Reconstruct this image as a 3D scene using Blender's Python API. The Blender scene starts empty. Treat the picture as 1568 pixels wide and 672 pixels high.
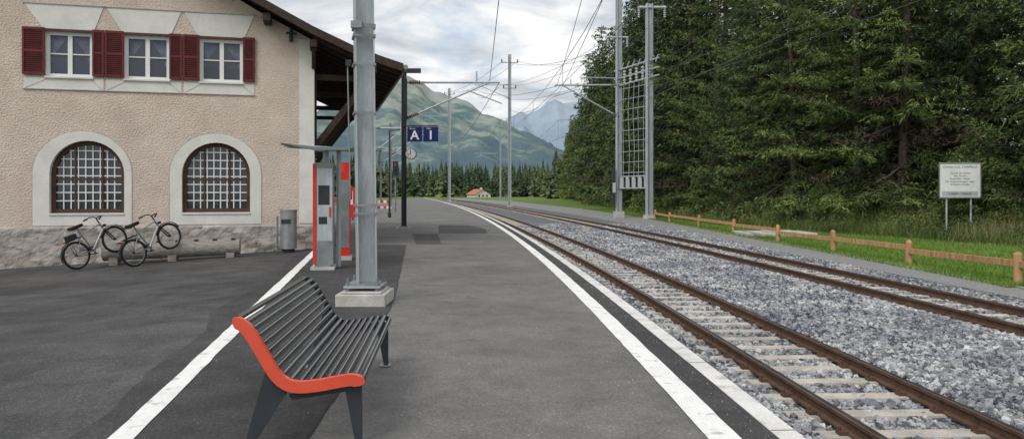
import bpy, math, random
import numpy as np
from mathutils import Vector, Matrix
from mathutils.geometry import tessellate_polygon
random.seed(7); rng=np.random.default_rng(7)
S=bpy.context.scene
COL=S.collection
# ------------------------------------------------------------------ materials
def newmat(name):
    m=bpy.data.materials.new(name); m.use_nodes=True
    nt=m.node_tree; b=nt.nodes['Principled BSDF']
    return m,nt,b
def c4(c): return (c[0],c[1],c[2],1)
def pmat(name,c1,c2=None,scale=4,rough=.8,metal=0,bump=0,bscale=60,fine=None,fscale=150,lo=.35,hi=.65,spec=.3,island=0,objrand=0,detail=6,bdist=.02,cscale=(1,1,1),blotch=0,bls=1.5,speck=0):
    m,nt,b=newmat(name); N=nt.nodes; L=nt.links
    b.inputs['Roughness'].default_value=rough; b.inputs['Metallic'].default_value=metal
    b.inputs['Specular IOR Level'].default_value=spec
    b.inputs['Base Color'].default_value=c4(c1)
    tc=N.new('ShaderNodeTexCoord'); mp=N.new('ShaderNodeMapping'); mp.inputs['Scale'].default_value=cscale
    L.new(tc.outputs['Object'],mp.inputs[0]); co=mp.outputs[0]
    cur=None
    if c2 is not None:
        n=N.new('ShaderNodeTexNoise'); n.inputs['Scale'].default_value=scale; n.inputs['Detail'].default_value=detail
        L.new(co,n.inputs['Vector'])
        r=N.new('ShaderNodeValToRGB'); r.color_ramp.elements[0].position=lo; r.color_ramp.elements[1].position=hi
        r.color_ramp.elements[0].color=c4(c1); r.color_ramp.elements[1].color=c4(c2)
        L.new(n.outputs['Fac'],r.inputs[0]); cur=r.outputs[0]
    def hsv(facout,lo_,hi_,cur,a=0,bb=1):
        mr=N.new('ShaderNodeMapRange'); mr.inputs[1].default_value=a; mr.inputs[2].default_value=bb; mr.inputs[3].default_value=lo_; mr.inputs[4].default_value=hi_
        L.new(facout,mr.inputs[0])
        h=N.new('ShaderNodeHueSaturation'); L.new(mr.outputs[0],h.inputs['Value'])
        if cur: L.new(cur,h.inputs['Color'])
        else: h.inputs['Color'].default_value=c4(c1)
        return h.outputs[0]
    if fine:
        n=N.new('ShaderNodeTexNoise'); n.inputs['Scale'].default_value=fscale; n.inputs['Detail'].default_value=3
        L.new(co,n.inputs['Vector']); cur=hsv(n.outputs['Fac'],1-fine,1+fine,cur,.3,.7)
    if blotch:
        n=N.new('ShaderNodeTexNoise'); n.inputs['Scale'].default_value=bls; n.inputs['Detail'].default_value=10; n.inputs['Roughness'].default_value=.7; n.inputs['Distortion'].default_value=.6
        L.new(co,n.inputs['Vector']); cur=hsv(n.outputs['Fac'],1-blotch,1+blotch,cur,.3,.7)
    if speck:
        v=N.new('ShaderNodeTexVoronoi'); v.inputs['Scale'].default_value=70; L.new(co,v.inputs['Vector'])
        s_=N.new('ShaderNodeSeparateColor'); L.new(v.outputs['Color'],s_.inputs[0]); cur=hsv(s_.outputs[0],1-speck*.5,1+speck*2.2,cur,.55,1.0)
    if island:
        g=N.new('ShaderNodeNewGeometry'); cur=hsv(g.outputs['Random Per Island'],1-island,1+island,cur)
    if objrand:
        g=N.new('ShaderNodeObjectInfo'); cur=hsv(g.outputs['Random'],1-objrand,1+objrand,cur)
    if cur: L.new(cur,b.inputs['Base Color'])
    if bump:
        n=N.new('ShaderNodeTexNoise'); n.inputs['Scale'].default_value=bscale; n.inputs['Detail'].default_value=4
        L.new(co,n.inputs['Vector'])
        bp=N.new('ShaderNodeBump'); bp.inputs['Strength'].default_value=bump; bp.inputs['Distance'].default_value=bdist
        L.new(n.outputs['Fac'],bp.inputs['Height']); L.new(bp.outputs[0],b.inputs['Normal'])
    return m
def voromat(name,cols,scale,rough=.85,bump=.8,dist=.05,edge=.25,distort=0):
    m,nt,b=newmat(name); N=nt.nodes; L=nt.links
    b.inputs['Roughness'].default_value=rough; b.inputs['Specular IOR Level'].default_value=.2
    tc=N.new('ShaderNodeTexCoord'); co=tc.outputs['Object']
    if distort:
        nz=N.new('ShaderNodeTexNoise'); nz.inputs['Scale'].default_value=2.5; nz.inputs['Detail'].default_value=5; L.new(co,nz.inputs['Vector'])
        va=N.new('ShaderNodeVectorMath'); va.operation='SCALE'; va.inputs['Scale'].default_value=distort; L.new(nz.outputs['Color'],va.inputs[0])
        vb=N.new('ShaderNodeVectorMath'); vb.operation='ADD'; L.new(co,vb.inputs[0]); L.new(va.outputs[0],vb.inputs[1]); co=vb.outputs[0]
    v=N.new('ShaderNodeTexVoronoi'); v.inputs['Scale'].default_value=scale; L.new(co,v.inputs['Vector'])
    sp=N.new('ShaderNodeSeparateColor'); L.new(v.outputs['Color'],sp.inputs[0])
    r=N.new('ShaderNodeValToRGB'); e=r.color_ramp.elements
    e[0].color=c4(cols[0]); e[1].color=c4(cols[-1])
    for i,c in enumerate(cols[1:-1]):
        x=e.new((i+1)/(len(cols)-1)); x.color=c4(c)
    L.new(sp.outputs[0],r.inputs[0])
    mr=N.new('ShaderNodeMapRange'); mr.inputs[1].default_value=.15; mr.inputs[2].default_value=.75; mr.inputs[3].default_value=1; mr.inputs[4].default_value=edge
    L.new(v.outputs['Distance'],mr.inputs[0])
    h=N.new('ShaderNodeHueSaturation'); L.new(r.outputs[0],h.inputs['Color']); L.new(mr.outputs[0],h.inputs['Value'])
    L.new(h.outputs[0],b.inputs['Base Color'])
    bp=N.new('ShaderNodeBump'); bp.invert=True; bp.inputs['Strength'].default_value=bump; bp.inputs['Distance'].default_value=dist
    L.new(v.outputs['Distance'],bp.inputs['Height']); L.new(bp.outputs[0],b.inputs['Normal'])
    return m
M={}
M['asph']=pmat('asphalt_worn',(.125,.122,.119),(.182,.178,.172),.55,.9,bump=.7,bscale=70,fine=.18,fscale=45,lo=.3,hi=.7,bdist=.010,detail=10,blotch=.22,bls=2.6,speck=.13)
M['asphd']=pmat('asphalt_fresh',(.038,.038,.039),(.072,.071,.071),.8,.82,bump=.8,bscale=65,fine=.28,fscale=45,lo=.3,hi=.75,bdist=.012,detail=10,blotch=.3,bls=2.2,speck=.2)
M['asphm']=pmat('asphalt_forecourt',(.050,.050,.052),(.088,.087,.086),.4,.85,bump=.8,bscale=65,fine=.26,fscale=45,lo=.35,hi=.65,bdist=.012,detail=10,blotch=.32,bls=1.6,speck=.2)
M['paint']=pmat('road_paint',(.52,.52,.50),(.80,.80,.78),7,.7,lo=.32,hi=.41,fine=.10,fscale=60,detail=12,bump=.3,bscale=120,bdist=.006,blotch=.1,bls=3)
M['conc']=pmat('concrete',(.40,.39,.36),(.54,.52,.48),6,.9,bump=.3,bscale=50,fine=.12,fscale=60,lo=.3,hi=.7,blotch=.15)
M['edge']=pmat('platform_edge_concrete',(.44,.43,.41),(.68,.67,.64),4,.85,fine=.12,fscale=60,lo=.32,hi=.48,bump=.2,bscale=80,blotch=.16,bls=2)
M['sleep']=pmat('sleeper_concrete',(.35,.315,.265),(.56,.52,.46),2.5,.9,bump=.3,bscale=40,fine=.15,fscale=60,island=.16,lo=.3,hi=.7,blotch=.22,bls=3)
M['railrust']=pmat('rail_rust',(.075,.042,.028),(.125,.070,.048),7,.8,bump=.3,bscale=60,fine=.2,fscale=60)
M['railtop']=pmat('rail_head',(.10,.075,.065),(.18,.15,.14),3,.35,metal=.8)
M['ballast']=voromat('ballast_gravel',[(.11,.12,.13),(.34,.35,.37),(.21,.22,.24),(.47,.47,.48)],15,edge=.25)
M['stone']=pmat('ballast_stone',(.19,.20,.22),(.35,.355,.36),.9,.85,island=.75,fine=.2,fscale=60,lo=.4,hi=.6)
M['gravel']=voromat('fine_gravel',[(.26,.26,.26),(.37,.37,.36),(.31,.31,.31),(.46,.45,.43)],30,edge=.55,dist=.02)
M['grass']=pmat('grass',(.075,.14,.018),(.125,.20,.035),.5,.95,bump=.6,bscale=20,fine=.3,fscale=30,detail=9,bdist=.08)
M['blade']=pmat('grass_blades',(.105,.20,.024),(.17,.26,.045),.6,.8,island=.35)
M['dry']=pmat('dry_grass',(.26,.22,.12),(.22,.24,.09),.6,.8,island=.35)
M['bush']=pmat('undergrowth_leaves',(.050,.085,.022),(.16,.20,.055),.35,.8,island=.5,detail=8)
M['floor']=pmat('forest_floor',(.03,.035,.02),(.06,.065,.03),.6,.95,bump=.6,bscale=10)
M['needle']=pmat('spruce_needles',(.024,.043,.017),(.064,.096,.034),.3,.75,island=.5,objrand=.35,detail=4,lo=.42,hi=.6)
M['tipn']=pmat('spruce_tips',(.050,.080,.028),(.115,.155,.048),.3,.7,island=.4,objrand=.3,detail=4,lo=.42,hi=.6)  # lighter outer twigs: new growth, plus lit bough tips put into the colour
M['larch']=pmat('larch_needles',(.050,.080,.022),(.110,.150,.038),.3,.75,island=.45,objrand=.3,detail=4,lo=.42,hi=.6)
M['tipl']=pmat('larch_tips',(.095,.140,.036),(.18,.230,.058),.3,.7,island=.4,objrand=.3,detail=4,lo=.42,hi=.6)  # larch new growth, also carrying painted light on the bough ends
M['deadtwig']=pmat('dead_twigs',(.08,.062,.045),(.16,.125,.095),1,.9,island=.4)
M['bark']=pmat('bark',(.06,.045,.036),(.12,.10,.082),6,.95,bump=.6,bscale=18)
M['dfor']=pmat('distant_conifers',(.055,.088,.046),(.125,.155,.070),.04,.9,island=.35,lo=.42,hi=.58)
M['stucco']=pmat('stucco_wall',(.56,.455,.385),(.67,.565,.485),.9,.95,bump=1.0,bscale=22,fine=.12,fscale=26,lo=.3,hi=.7,detail=8,bdist=.04,blotch=.09,bls=2.5)
M['plinth']=voromat('stone_plinth',[(.33,.295,.27),(.43,.39,.36),(.38,.35,.33),(.50,.46,.42)],3.4,edge=.78,bump=.9,dist=.06,distort=.35)
M['white']=pmat('white_render',(.62,.605,.565),(.72,.705,.665),2,.9,bump=.3,bscale=40,lo=.3,hi=.7,fine=.05,fscale=30,blotch=.06)
M['greyline']=pmat('grey_trim',(.38,.365,.34),(.46,.44,.42),4,.9)
M['winwhite']=pmat('window_paint',(.76,.76,.74),None,rough=.4)
M['shutter']=pmat('shutter_paint',(.095,.015,.017),(.145,.025,.026),4,.55,fine=.1,lo=.3,hi=.7,blotch=.15,bls=3)
M['dkwood']=pmat('dark_wood',(.030,.020,.016),(.066,.043,.033),3,.75,bump=.3,bscale=30,cscale=(6,1,6))
M['winbrown']=pmat('window_brown',(.06,.034,.022),(.09,.05,.032),3,.6)
M['roof']=pmat('roof_sheet',(.07,.07,.075),(.11,.11,.115),3,.6)
M['galv']=pmat('galvanised_steel',(.36,.39,.41),(.50,.53,.55),2.2,.5,metal=.3,fine=.08,fscale=25,lo=.3,hi=.7,cscale=(3,3,.6),blotch=.16,bls=4)
M['galvd']=pmat('galvanised_dark',(.20,.215,.225),(.30,.315,.33),3,.5,metal=.4)
M['black']=pmat('dark_paint',(.024,.026,.030),(.040,.042,.046),3,.45)
M['slat']=pmat('bench_slat',(.022,.022,.024),(.040,.040,.042),8,.2,spec=1.0,cscale=(8,1,8))
M['bleg']=pmat('bench_leg',(.032,.036,.044),(.042,.047,.056),5,.5)
M['red']=pmat('red_paint',(.66,.075,.040),(.72,.095,.05),3,.38,spec=.5)
M['red2']=pmat('signal_red',(.58,.035,.022),(.64,.045,.03),3,.4)
M['blue']=pmat('sign_blue',(.008,.016,.10),None,rough=.4)
M['signw']=pmat('sign_white',(.78,.78,.76),(.68,.69,.68),3,.5)
M['ink']=pmat('sign_ink',(.10,.11,.11),None,rough=.6)
M['tin']=pmat('steel_bin',(.32,.33,.34),(.44,.45,.46),4,.35,metal=.7)
M['fwood']=pmat('fence_wood',(.36,.185,.085),(.52,.31,.16),2,.7,bump=.2,bscale=40,cscale=(4,4,1),blotch=.15,bls=2)
M['oldwood']=pmat('weathered_log',(.20,.185,.165),(.36,.335,.31),5,.9,bump=.6,bscale=30,cscale=(.5,5,5))
M['rubber']=pmat('rubber',(.018,.018,.018),None,rough=.7)
M['silver']=pmat('bike_silver',(.30,.31,.32),None,rough=.35,metal=.6)
M['bframe']=pmat('bike_frame',(.36,.37,.38),None,rough=.3,metal=.5)
M['orange']=pmat('orange_roof',(.36,.14,.075),(.42,.18,.10),.5,.8)
M['canopy']=pmat('canopy_glass',(.12,.17,.155),(.18,.23,.215),2,.25,spec=.6)
M['wire']=pmat('wire',(.10,.105,.11),None,rough=.5,metal=.3)
M['insul']=pmat('insulator',(.48,.49,.48),None,rough=.3)
M['brown']=pmat('insulator_brown',(.12,.05,.03),None,rough=.3)
M['crack']=pmat('tar_seal',(.03,.03,.03),(.04,.04,.04),9,.7)
def glass(name,col,rough=.06):
    m,nt,b=newmat(name); b.inputs['Base Color'].default_value=c4(col); b.inputs['Roughness'].default_value=rough
    b.inputs['Specular IOR Level'].default_value=.7
    N=nt.nodes;L=nt.links; tc=N.new('ShaderNodeTexCoord'); n=N.new('ShaderNodeTexNoise'); n.inputs['Scale'].default_value=2.2
    L.new(tc.outputs['Object'],n.inputs['Vector']); bp=N.new('ShaderNodeBump'); bp.inputs['Strength'].default_value=.15; bp.inputs['Distance'].default_value=.02
    L.new(n.outputs['Fac'],bp.inputs['Height']); L.new(bp.outputs[0],b.inputs['Normal'])
    return m
M['glass']=glass('window_glass',(.030,.038,.058)); M['carglass']=glass('car_glass',(.02,.025,.03))
M['curtain']=pmat('curtain',(.07,.09,.14),(.13,.15,.21),6,.5,spec=.6)
# ------------------------------------------------------------------ mesh builder
class MB:
    def __init__(s): s.v=[];s.f=[];s.m=[];s.mats=[];s.sm=[]
    def mi(s,k):
        if k not in s.mats: s.mats.append(k)
        return s.mats.index(k)
    def add(s,vs,fs,k,smooth=False):
        o=len(s.v); s.v+= [tuple(p) for p in vs]; i=s.mi(k)
        for f in fs: s.f.append([a+o for a in f]); s.m.append(i); s.sm.append(smooth)
    def box(s,c,d,k,rz=0,R=None):
        x,y,z=[a/2 for a in d]
        P=[Vector((i*x,j*y,l*z)) for i in(-1,1) for j in(-1,1) for l in(-1,1)]
        if R is None: R=Matrix.Rotation(rz,3,'Z')
        s.add([R@p+Vector(c) for p in P],[(0,1,3,2),(4,6,7,5),(0,4,5,1),(2,3,7,6),(0,2,6,4),(1,5,7,3)],k)
    def bb(s,x0,x1,y0,y1,z0,z1,k): s.box(((x0+x1)/2,(y0+y1)/2,(z0+z1)/2),(abs(x1-x0),abs(y1-y0),abs(z1-z0)),k)
    def beam(s,p,q,w,h,k):
        p=Vector(p);q=Vector(q);d=q-p;L=d.length
        R=d.to_track_quat('Y','Z').to_matrix()
        s.box((p+q)/2,(w,L,h),k,R=R)
    def cyl(s,p,q,r,k,r2=None,n=10,cap=True,smooth=True):
        p=Vector(p);q=Vector(q);r2=r if r2 is None else r2
        d=(q-p)
        if d.length<1e-6: return
        R=d.to_track_quat('Z','Y').to_matrix()
        vs=[p+R@Vector((math.cos(a)*r,math.sin(a)*r,0)) for a in [2*math.pi*i/n for i in range(n)]]
        vs+=[q+R@Vector((math.cos(a)*r2,math.sin(a)*r2,0)) for a in [2*math.pi*i/n for i in range(n)]]
        s.add(vs,[(i,(i+1)%n,n+(i+1)%n,n+i) for i in range(n)],k,smooth)
        if cap: s.add(vs,[tuple(range(n-1,-1,-1)),tuple(range(n,2*n))],k)
    def path(s,pts,r,k,n=6):
        for a,b in zip(pts[:-1],pts[1:]): s.cyl(a,b,r,k,n=n,cap=False)
    def torus(s,c,ax,R,r,k,n=36,m=8):
        Q=Vector(ax).to_track_quat('Z','Y').to_matrix(); c=Vector(c); vs=[];fs=[]
        for i in range(n):
            a=2*math.pi*i/n
            for j in range(m):
                b=2*math.pi*j/m
                vs.append(c+Q@Vector(((R+r*math.cos(b))*math.cos(a),(R+r*math.cos(b))*math.sin(a),r*math.sin(b))))
        for i in range(n):
            for j in range(m):
                fs.append((i*m+j,((i+1)%n)*m+j,((i+1)%n)*m+(j+1)%m,i*m+(j+1)%m))
        s.add(vs,fs,k,True)
    def prism(s,poly,to3,k,caps=True):
        n=len(poly); vs=[to3(u,v,0) for u,v in poly]+[to3(u,v,1) for u,v in poly]
        s.add(vs,[(i,(i+1)%n,n+(i+1)%n,n+i) for i in range(n)],k)
        if caps:
            T=tessellate_polygon([[Vector((u,v,0)) for u,v in poly]])
            s.add(vs,[tuple(t) for t in T]+[tuple(a+n for a in t[::-1]) for t in T],k)
    def obj(s,name,parent=None,loc=None,rz=None):
        me=bpy.data.meshes.new(name); me.from_pydata(s.v,[],s.f)
        for k in s.mats: me.materials.append(M[k])
        me.polygons.foreach_set('material_index',s.m); me.polygons.foreach_set('use_smooth',s.sm)
        me.validate(); me.update()
        o=bpy.data.objects.new(name,me); COL.objects.link(o)
        if parent: o.parent=parent
        if loc: o.location=loc
        if rz is not None: o.rotation_euler=(0,0,rz)
        return o
def empty(name,loc=(0,0,0),rz=0):
    e=bpy.data.objects.new(name,None); COL.objects.link(e); e.location=loc; e.rotation_euler=(0,0,rz); e.empty_display_size=.3
    return e
def npmesh(name,V,F,mats,mi=None,link=True,smooth=False):
    me=bpy.data.meshes.new(name); V=np.asarray(V,dtype=np.float32); F=np.asarray(F,dtype=np.int32)
    me.vertices.add(len(V)); me.vertices.foreach_set('co',V.ravel())
    k=F.shape[1]; me.loops.add(F.size); me.loops.foreach_set('vertex_index',F.ravel())
    me.polygons.add(len(F)); me.polygons.foreach_set('loop_start',np.arange(0,F.size,k,dtype=np.int32))
    for m in mats: me.materials.append(M[m])
    if mi is not None: me.polygons.foreach_set('material_index',np.asarray(mi,dtype=np.int32))
    me.polygons.foreach_set('use_smooth',np.full(len(F),smooth))
    me.update(calc_edges=True)
    if not link: return me
    o=bpy.data.objects.new(name,me); COL.objects.link(o); return o
def text(body,size,loc,rot,k,parent=None,name='lettering',align='CENTER',ext=.002,space=1):
    c=bpy.data.curves.new(name,'FONT'); c.body=body; c.size=size; c.align_x=align; c.align_y='CENTER'; c.extrude=ext; c.space_line=space
    c.materials.append(M[k]); o=bpy.data.objects.new(name,c); COL.objects.link(o); o.location=loc; o.rotation_euler=rot
    if parent: o.parent=parent
    return o
# ------------------------------------------------------------------ alignment curve
Ys=np.arange(-20,420,.25)
sl=np.interp(Ys,[-20,5,10,18,30,48,87,187,400],[-.03,-.035,-.045,-.065,-.085,-.105,-.13,-.155,-.16])
Xc=np.concatenate([[0],np.cumsum((sl[1:]+sl[:-1])/2*.25)]); Xc+=1.384-np.interp(4.84,Ys,Xc)
def cX(Y): return float(np.interp(Y,Ys,Xc))
def cS(Y): return float(np.interp(Y,Ys,sl))
def off(Y,o,z=0):
    s_=cS(Y); n=math.sqrt(1+s_*s_)
    return (cX(Y)+o/n,Y-o*s_/n,z)
def yrange(a,b):
    r=[a]
    while r[-1]<b: r.append(r[-1]+max(.5,min(6,abs(r[-1])*.04)))
    r[-1]=b; return r
def strip(name,o1,o2,z,k,a=-8,b=260,parent=None,jit=0):
    mb=MB(); R=yrange(a,b); n=len(R)
    if jit: 
        R=list(np.arange(a,40,.25))+[y for y in yrange(40,b)]; n=len(R)
    vs=[off(y,o1+random.uniform(-jit,jit),z) for y in R]+[off(y,o2+random.uniform(-jit,jit),z) for y in R]
    mb.add(vs,[(i,n+i,n+i+1,i+1) for i in range(n-1)],k); return mb.obj(name,parent)
def sweep(mb,prof,k,a,b):
    R=yrange(a,b); m=len(prof); vs=[]
    for y in R:
        for o,z in prof: vs.append(off(y,o,z))
    kk=k if isinstance(k,list) else [k]*m
    for j in range(m):
        fs=[]
        for i in range(len(R)-1):
            fs.append((i*m+j,i*m+(j+1)%m,(i+1)*m+(j+1)%m,(i+1)*m+j))
        used=sorted({a_ for f in fs for a_ in f}); mp={a_:i for i,a_ in enumerate(used)}
        mb.add([vs[a_] for a_ in used],[tuple(mp[a_] for a_ in f) for f in fs],kk[j])
def L2(Y): return -2.54-.1825*(Y-4.84)
def fE(Y): return float(np.interp(Y,[0,10,28,46,70,120,210,300],[30,26,19.5,13.4,12.2,12.4,13.2,16]))
def bal(Y): return float(np.interp(Y,[0,60,85,171,260],[11,10.6,9.4,0,-20]))
# ------------------------------------------------------------------ ground sheet
def sm(x): x=min(1,max(0,x)); return x*x*(3-2*x)
def gz(X,Y):
    e=fE(Y)
    if Y>300 or Y<-30: 
        base=-.45
        return base + (0 if X<60 else min(30,(X-60)*.1)) 
    b=bal(Y)
    if X>b-.6:
        z=-.42
        d=X-e
        if d>0: z+=1.25*sm(d/6)+max(0,min(1,(d-2)/4))*min(10,max(0,d-4)*.12)
        if X<b-.1: z=-.85
        return z
    if X>cX(Y)-.5: return -.85
    if Y<30: return -1.6
    pl=-.12
    if Y<36: return -1.6+(pl+1.6)*sm((Y-30)/6)
    return pl if X>cX(Y)-40 or Y<150 else -.3
xs=np.unique(np.concatenate([np.linspace(-4000,-400,12),np.linspace(-400,-60,18),np.linspace(-60,-12,25),np.arange(-12,34,.6),np.linspace(34,120,24),np.linspace(120,600,14),np.linspace(600,4000,10)]))
ys=np.unique(np.concatenate([np.linspace(-400,-30,6),np.arange(-30,110,1.2),np.arange(110,320,4),np.linspace(320,1200,24),np.linspace(1200,8000,12)]))
V=[];F=[];mi=[]
for y in ys:
    for x in xs: V.append((x,y,gz(x,y)+ (random.uniform(-.04,.04) if x>fE(y) and 0<y<300 else 0)))
nx=len(xs)
for j in range(len(ys)-1):
    for i in range(nx-1):
        F.append((j*nx+i,j*nx+i+1,(j+1)*nx+i+1,(j+1)*nx+i))
        mi.append(1 if (xs[i]>fE(ys[j])+1.5 and -5<ys[j]<300) else 0)
npmesh('ground',V,F,['grass','floor'],mi,smooth=True)
# platform
mb=MB(); R=yrange(-8,230)
def pleft(Y):
    if Y<=20.7: return L2(Y)
    if Y<=36: return -5.43-.26*(Y-20.7)-.5*min(1,(Y-20.7))
    return float(np.interp(Y,[36,41,60,120,200,230],[-9.9,-24,-28,cX(120)-16,cX(200)-4,cX(230)-2]))
nc=8
vs=[]
for y in R:
    r=off(y,.36,0); l=(pleft(r[1]),r[1],0)
    for i in range(nc+1): vs.append((l[0]+(r[0]-l[0])*i/nc,r[1],0))
fs=[(j*(nc+1)+i,j*(nc+1)+i+1,(j+1)*(nc+1)+i+1,(j+1)*(nc+1)+i) for j in range(len(R)-1) for i in range(nc)]
mb.add(vs,fs,'asph'); mb.obj('platform_pavement')
mb=MB(); sweep(mb,[(.36,-.9),(.36,.003),(.53,.003),(.53,-.06),(.50,-.08),(.50,-.9)],['edge','edge','edge','conc','conc','conc'],-8,230)
mb.obj('platform_kerb')
mb=MB(); Y=-7
while Y<60:
    a=off(Y,.365,.0045); b=off(Y,.527,.0045); w=.006
    mb.add([(a[0],a[1]-w,a[2]),(b[0],b[1]-w,b[2]),(b[0],b[1]+w,b[2]),(a[0],a[1]+w,a[2])],[(0,1,2,3)],'crack'); Y+=2.0
mb.obj('platform_kerb_joints')
strip('safety_line_marking',-.105,.105,.008,'paint',-8,230,jit=.005)
strip('platform_edge_asphalt_pavement',.115,.355,.004,'asphd',-8,230,jit=.006)
# forecourt
V=[];F=[]
yy=list(np.linspace(-12,23,30)); dd=[0,.5,1,2,4,7,10,15,25,45]
for y in yy:
    for d in dd: V.append((L2(y)-d,y,-.003-min(.048*d,1.1)))
n=len(dd)
for j in range(len(yy)-1):
    for i in range(n-1): F.append((j*n+i,(j+1)*n+i,(j+1)*n+i+1,j*n+i+1))
npmesh('forecourt_pavement',V,F,['asphm'])
mb=MB()
yl=list(np.arange(-8,20.61,.3)); n=len(yl)
vs=[(L2(y)-.085+random.uniform(-.007,.007),y,.010) for y in yl]+[(L2(y)+.085+random.uniform(-.007,.007),y,.010) for y in yl]
mb.add(vs,[(i,n+i,n+i+1,i+1) for i in range(n-1)],'paint')
mb.obj('boundary_line_marking')
mb=MB()
def fc(x,y,dz=.004): return (x,y,-.003-.048*(L2(y)-x)+dz)
yl=list(np.arange(-2,20.3,.3)); n=len(yl)
vs=[fc(L2(y)-.42-.10*math.sin(y*.7)-.07*math.sin(y*1.9+1)-random.uniform(0,.04),y) for y in yl]+[fc(L2(y)-.1,y) for y in yl]
mb.add(vs,[(i,n+i,n+i+1,i+1) for i in range(n-1)],'asphd')
mb.obj('forecourt_joint_pavement')
mb=MB()
P=[(L2(0),0),(-1.17,0),(-1.33,4.84),(-1.58,9),(-1.75,11),(-3.24,22.8),(-5.75,22.8),(L2(20.6),20.6)]
P0=[(x,y,.004) for x,y in P]
mb.add(P0,[(0,1,2),(0,2,3),(0,3,4),(0,4,7),(4,5,7),(5,6,7)],'asphd')
P=[(-2.9,29.4),(-.95,29.2),(-1.2,33),(-2.1,36.5),(-3.6,36.5)]
mb.add([(x,y,.004) for x,y in P],[tuple(range(len(P)))],'asphd')
P=[(-3.0,23.2),(-2.2,23.2),(-2.9,29),(-3.9,29)]
mb.add([(x,y,.0045) for x,y in P],[tuple(range(len(P)))],'asphm')
mb.obj('asphalt_patch_pavement')
mb=MB()
def crackline(pts,w,k='crack',jit=.03,step=.25,z=.007):
    P=[]
    for (x0,y0),(x1,y1) in zip(pts[:-1],pts[1:]):
        n=max(1,int(math.hypot(x1-x0,y1-y0)/step))
        for i in range(n): P.append((x0+(x1-x0)*i/n+random.uniform(-jit,jit),y0+(y1-y0)*i/n+random.uniform(-jit,jit)))
    P.append(pts[-1])
    for a,b in zip(P[:-1],P[1:]):
        d=Vector((b[0]-a[0],b[1]-a[1])); 
        if d.length<1e-5: continue
        d.normalize(); ww=w*random.uniform(.5,1.2); nx_,ny_=-d.y*ww,d.x*ww
        mb.add([(a[0]-nx_,a[1]-ny_,z),(b[0]-nx_,b[1]-ny_,z),(b[0]+nx_,b[1]+ny_,z),(a[0]+nx_,a[1]+ny_,z)],[(0,1,2,3)],k)
crackline([(-1.17,0),(-1.33,4.84),(-1.58,9),(-1.75,11),(-3.24,22.8),(-5.6,22.8)],.010,jit=.008)
crackline([(.95,12.8),(.2,13.0),(-.9,12.7),(-1.9,13.1)],.004,jit=.03,step=.15)
crackline([(.1,22.5),(-1.4,22.9),(-3.1,22.6)],.007,jit=.04)
crackline([(-1.4,33.5),(-4.5,34)],.012,jit=.03)
mb.obj('joint_seal_pavement')
# loose grit on the asphalt
n=1500
Y=rng.uniform(4,16,n); t=rng.random(n); Xr=np.interp(Y,Ys,Xc)+.3; X=np.where(rng.random(n)<.6,Xr-rng.random(n)**2*.9,-2.6+t*(Xr+2.6)-.18*(Y-4.8)*.6)
base=np.array([(i,j,k) for i in(-1,1) for j in(-1,1) for k in(-1,1)],float)*.5
P=base[None]*rng.uniform(.6,1.1,(n,8,3))*(rng.uniform(.003,.008,(n,1,1)))
C=np.stack([X,Y,np.full(n,.007)],-1); V=(P+C[:,None,:]).reshape(-1,3)
fb=np.array([(0,1,3,2),(4,6,7,5),(0,4,5,1),(2,3,7,6),(0,2,6,4),(1,5,7,3)])
npmesh('loose_grit_gravel',V,(fb[None]+8*np.arange(n)[:,None,None]).reshape(-1,4),['stone'])
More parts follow.
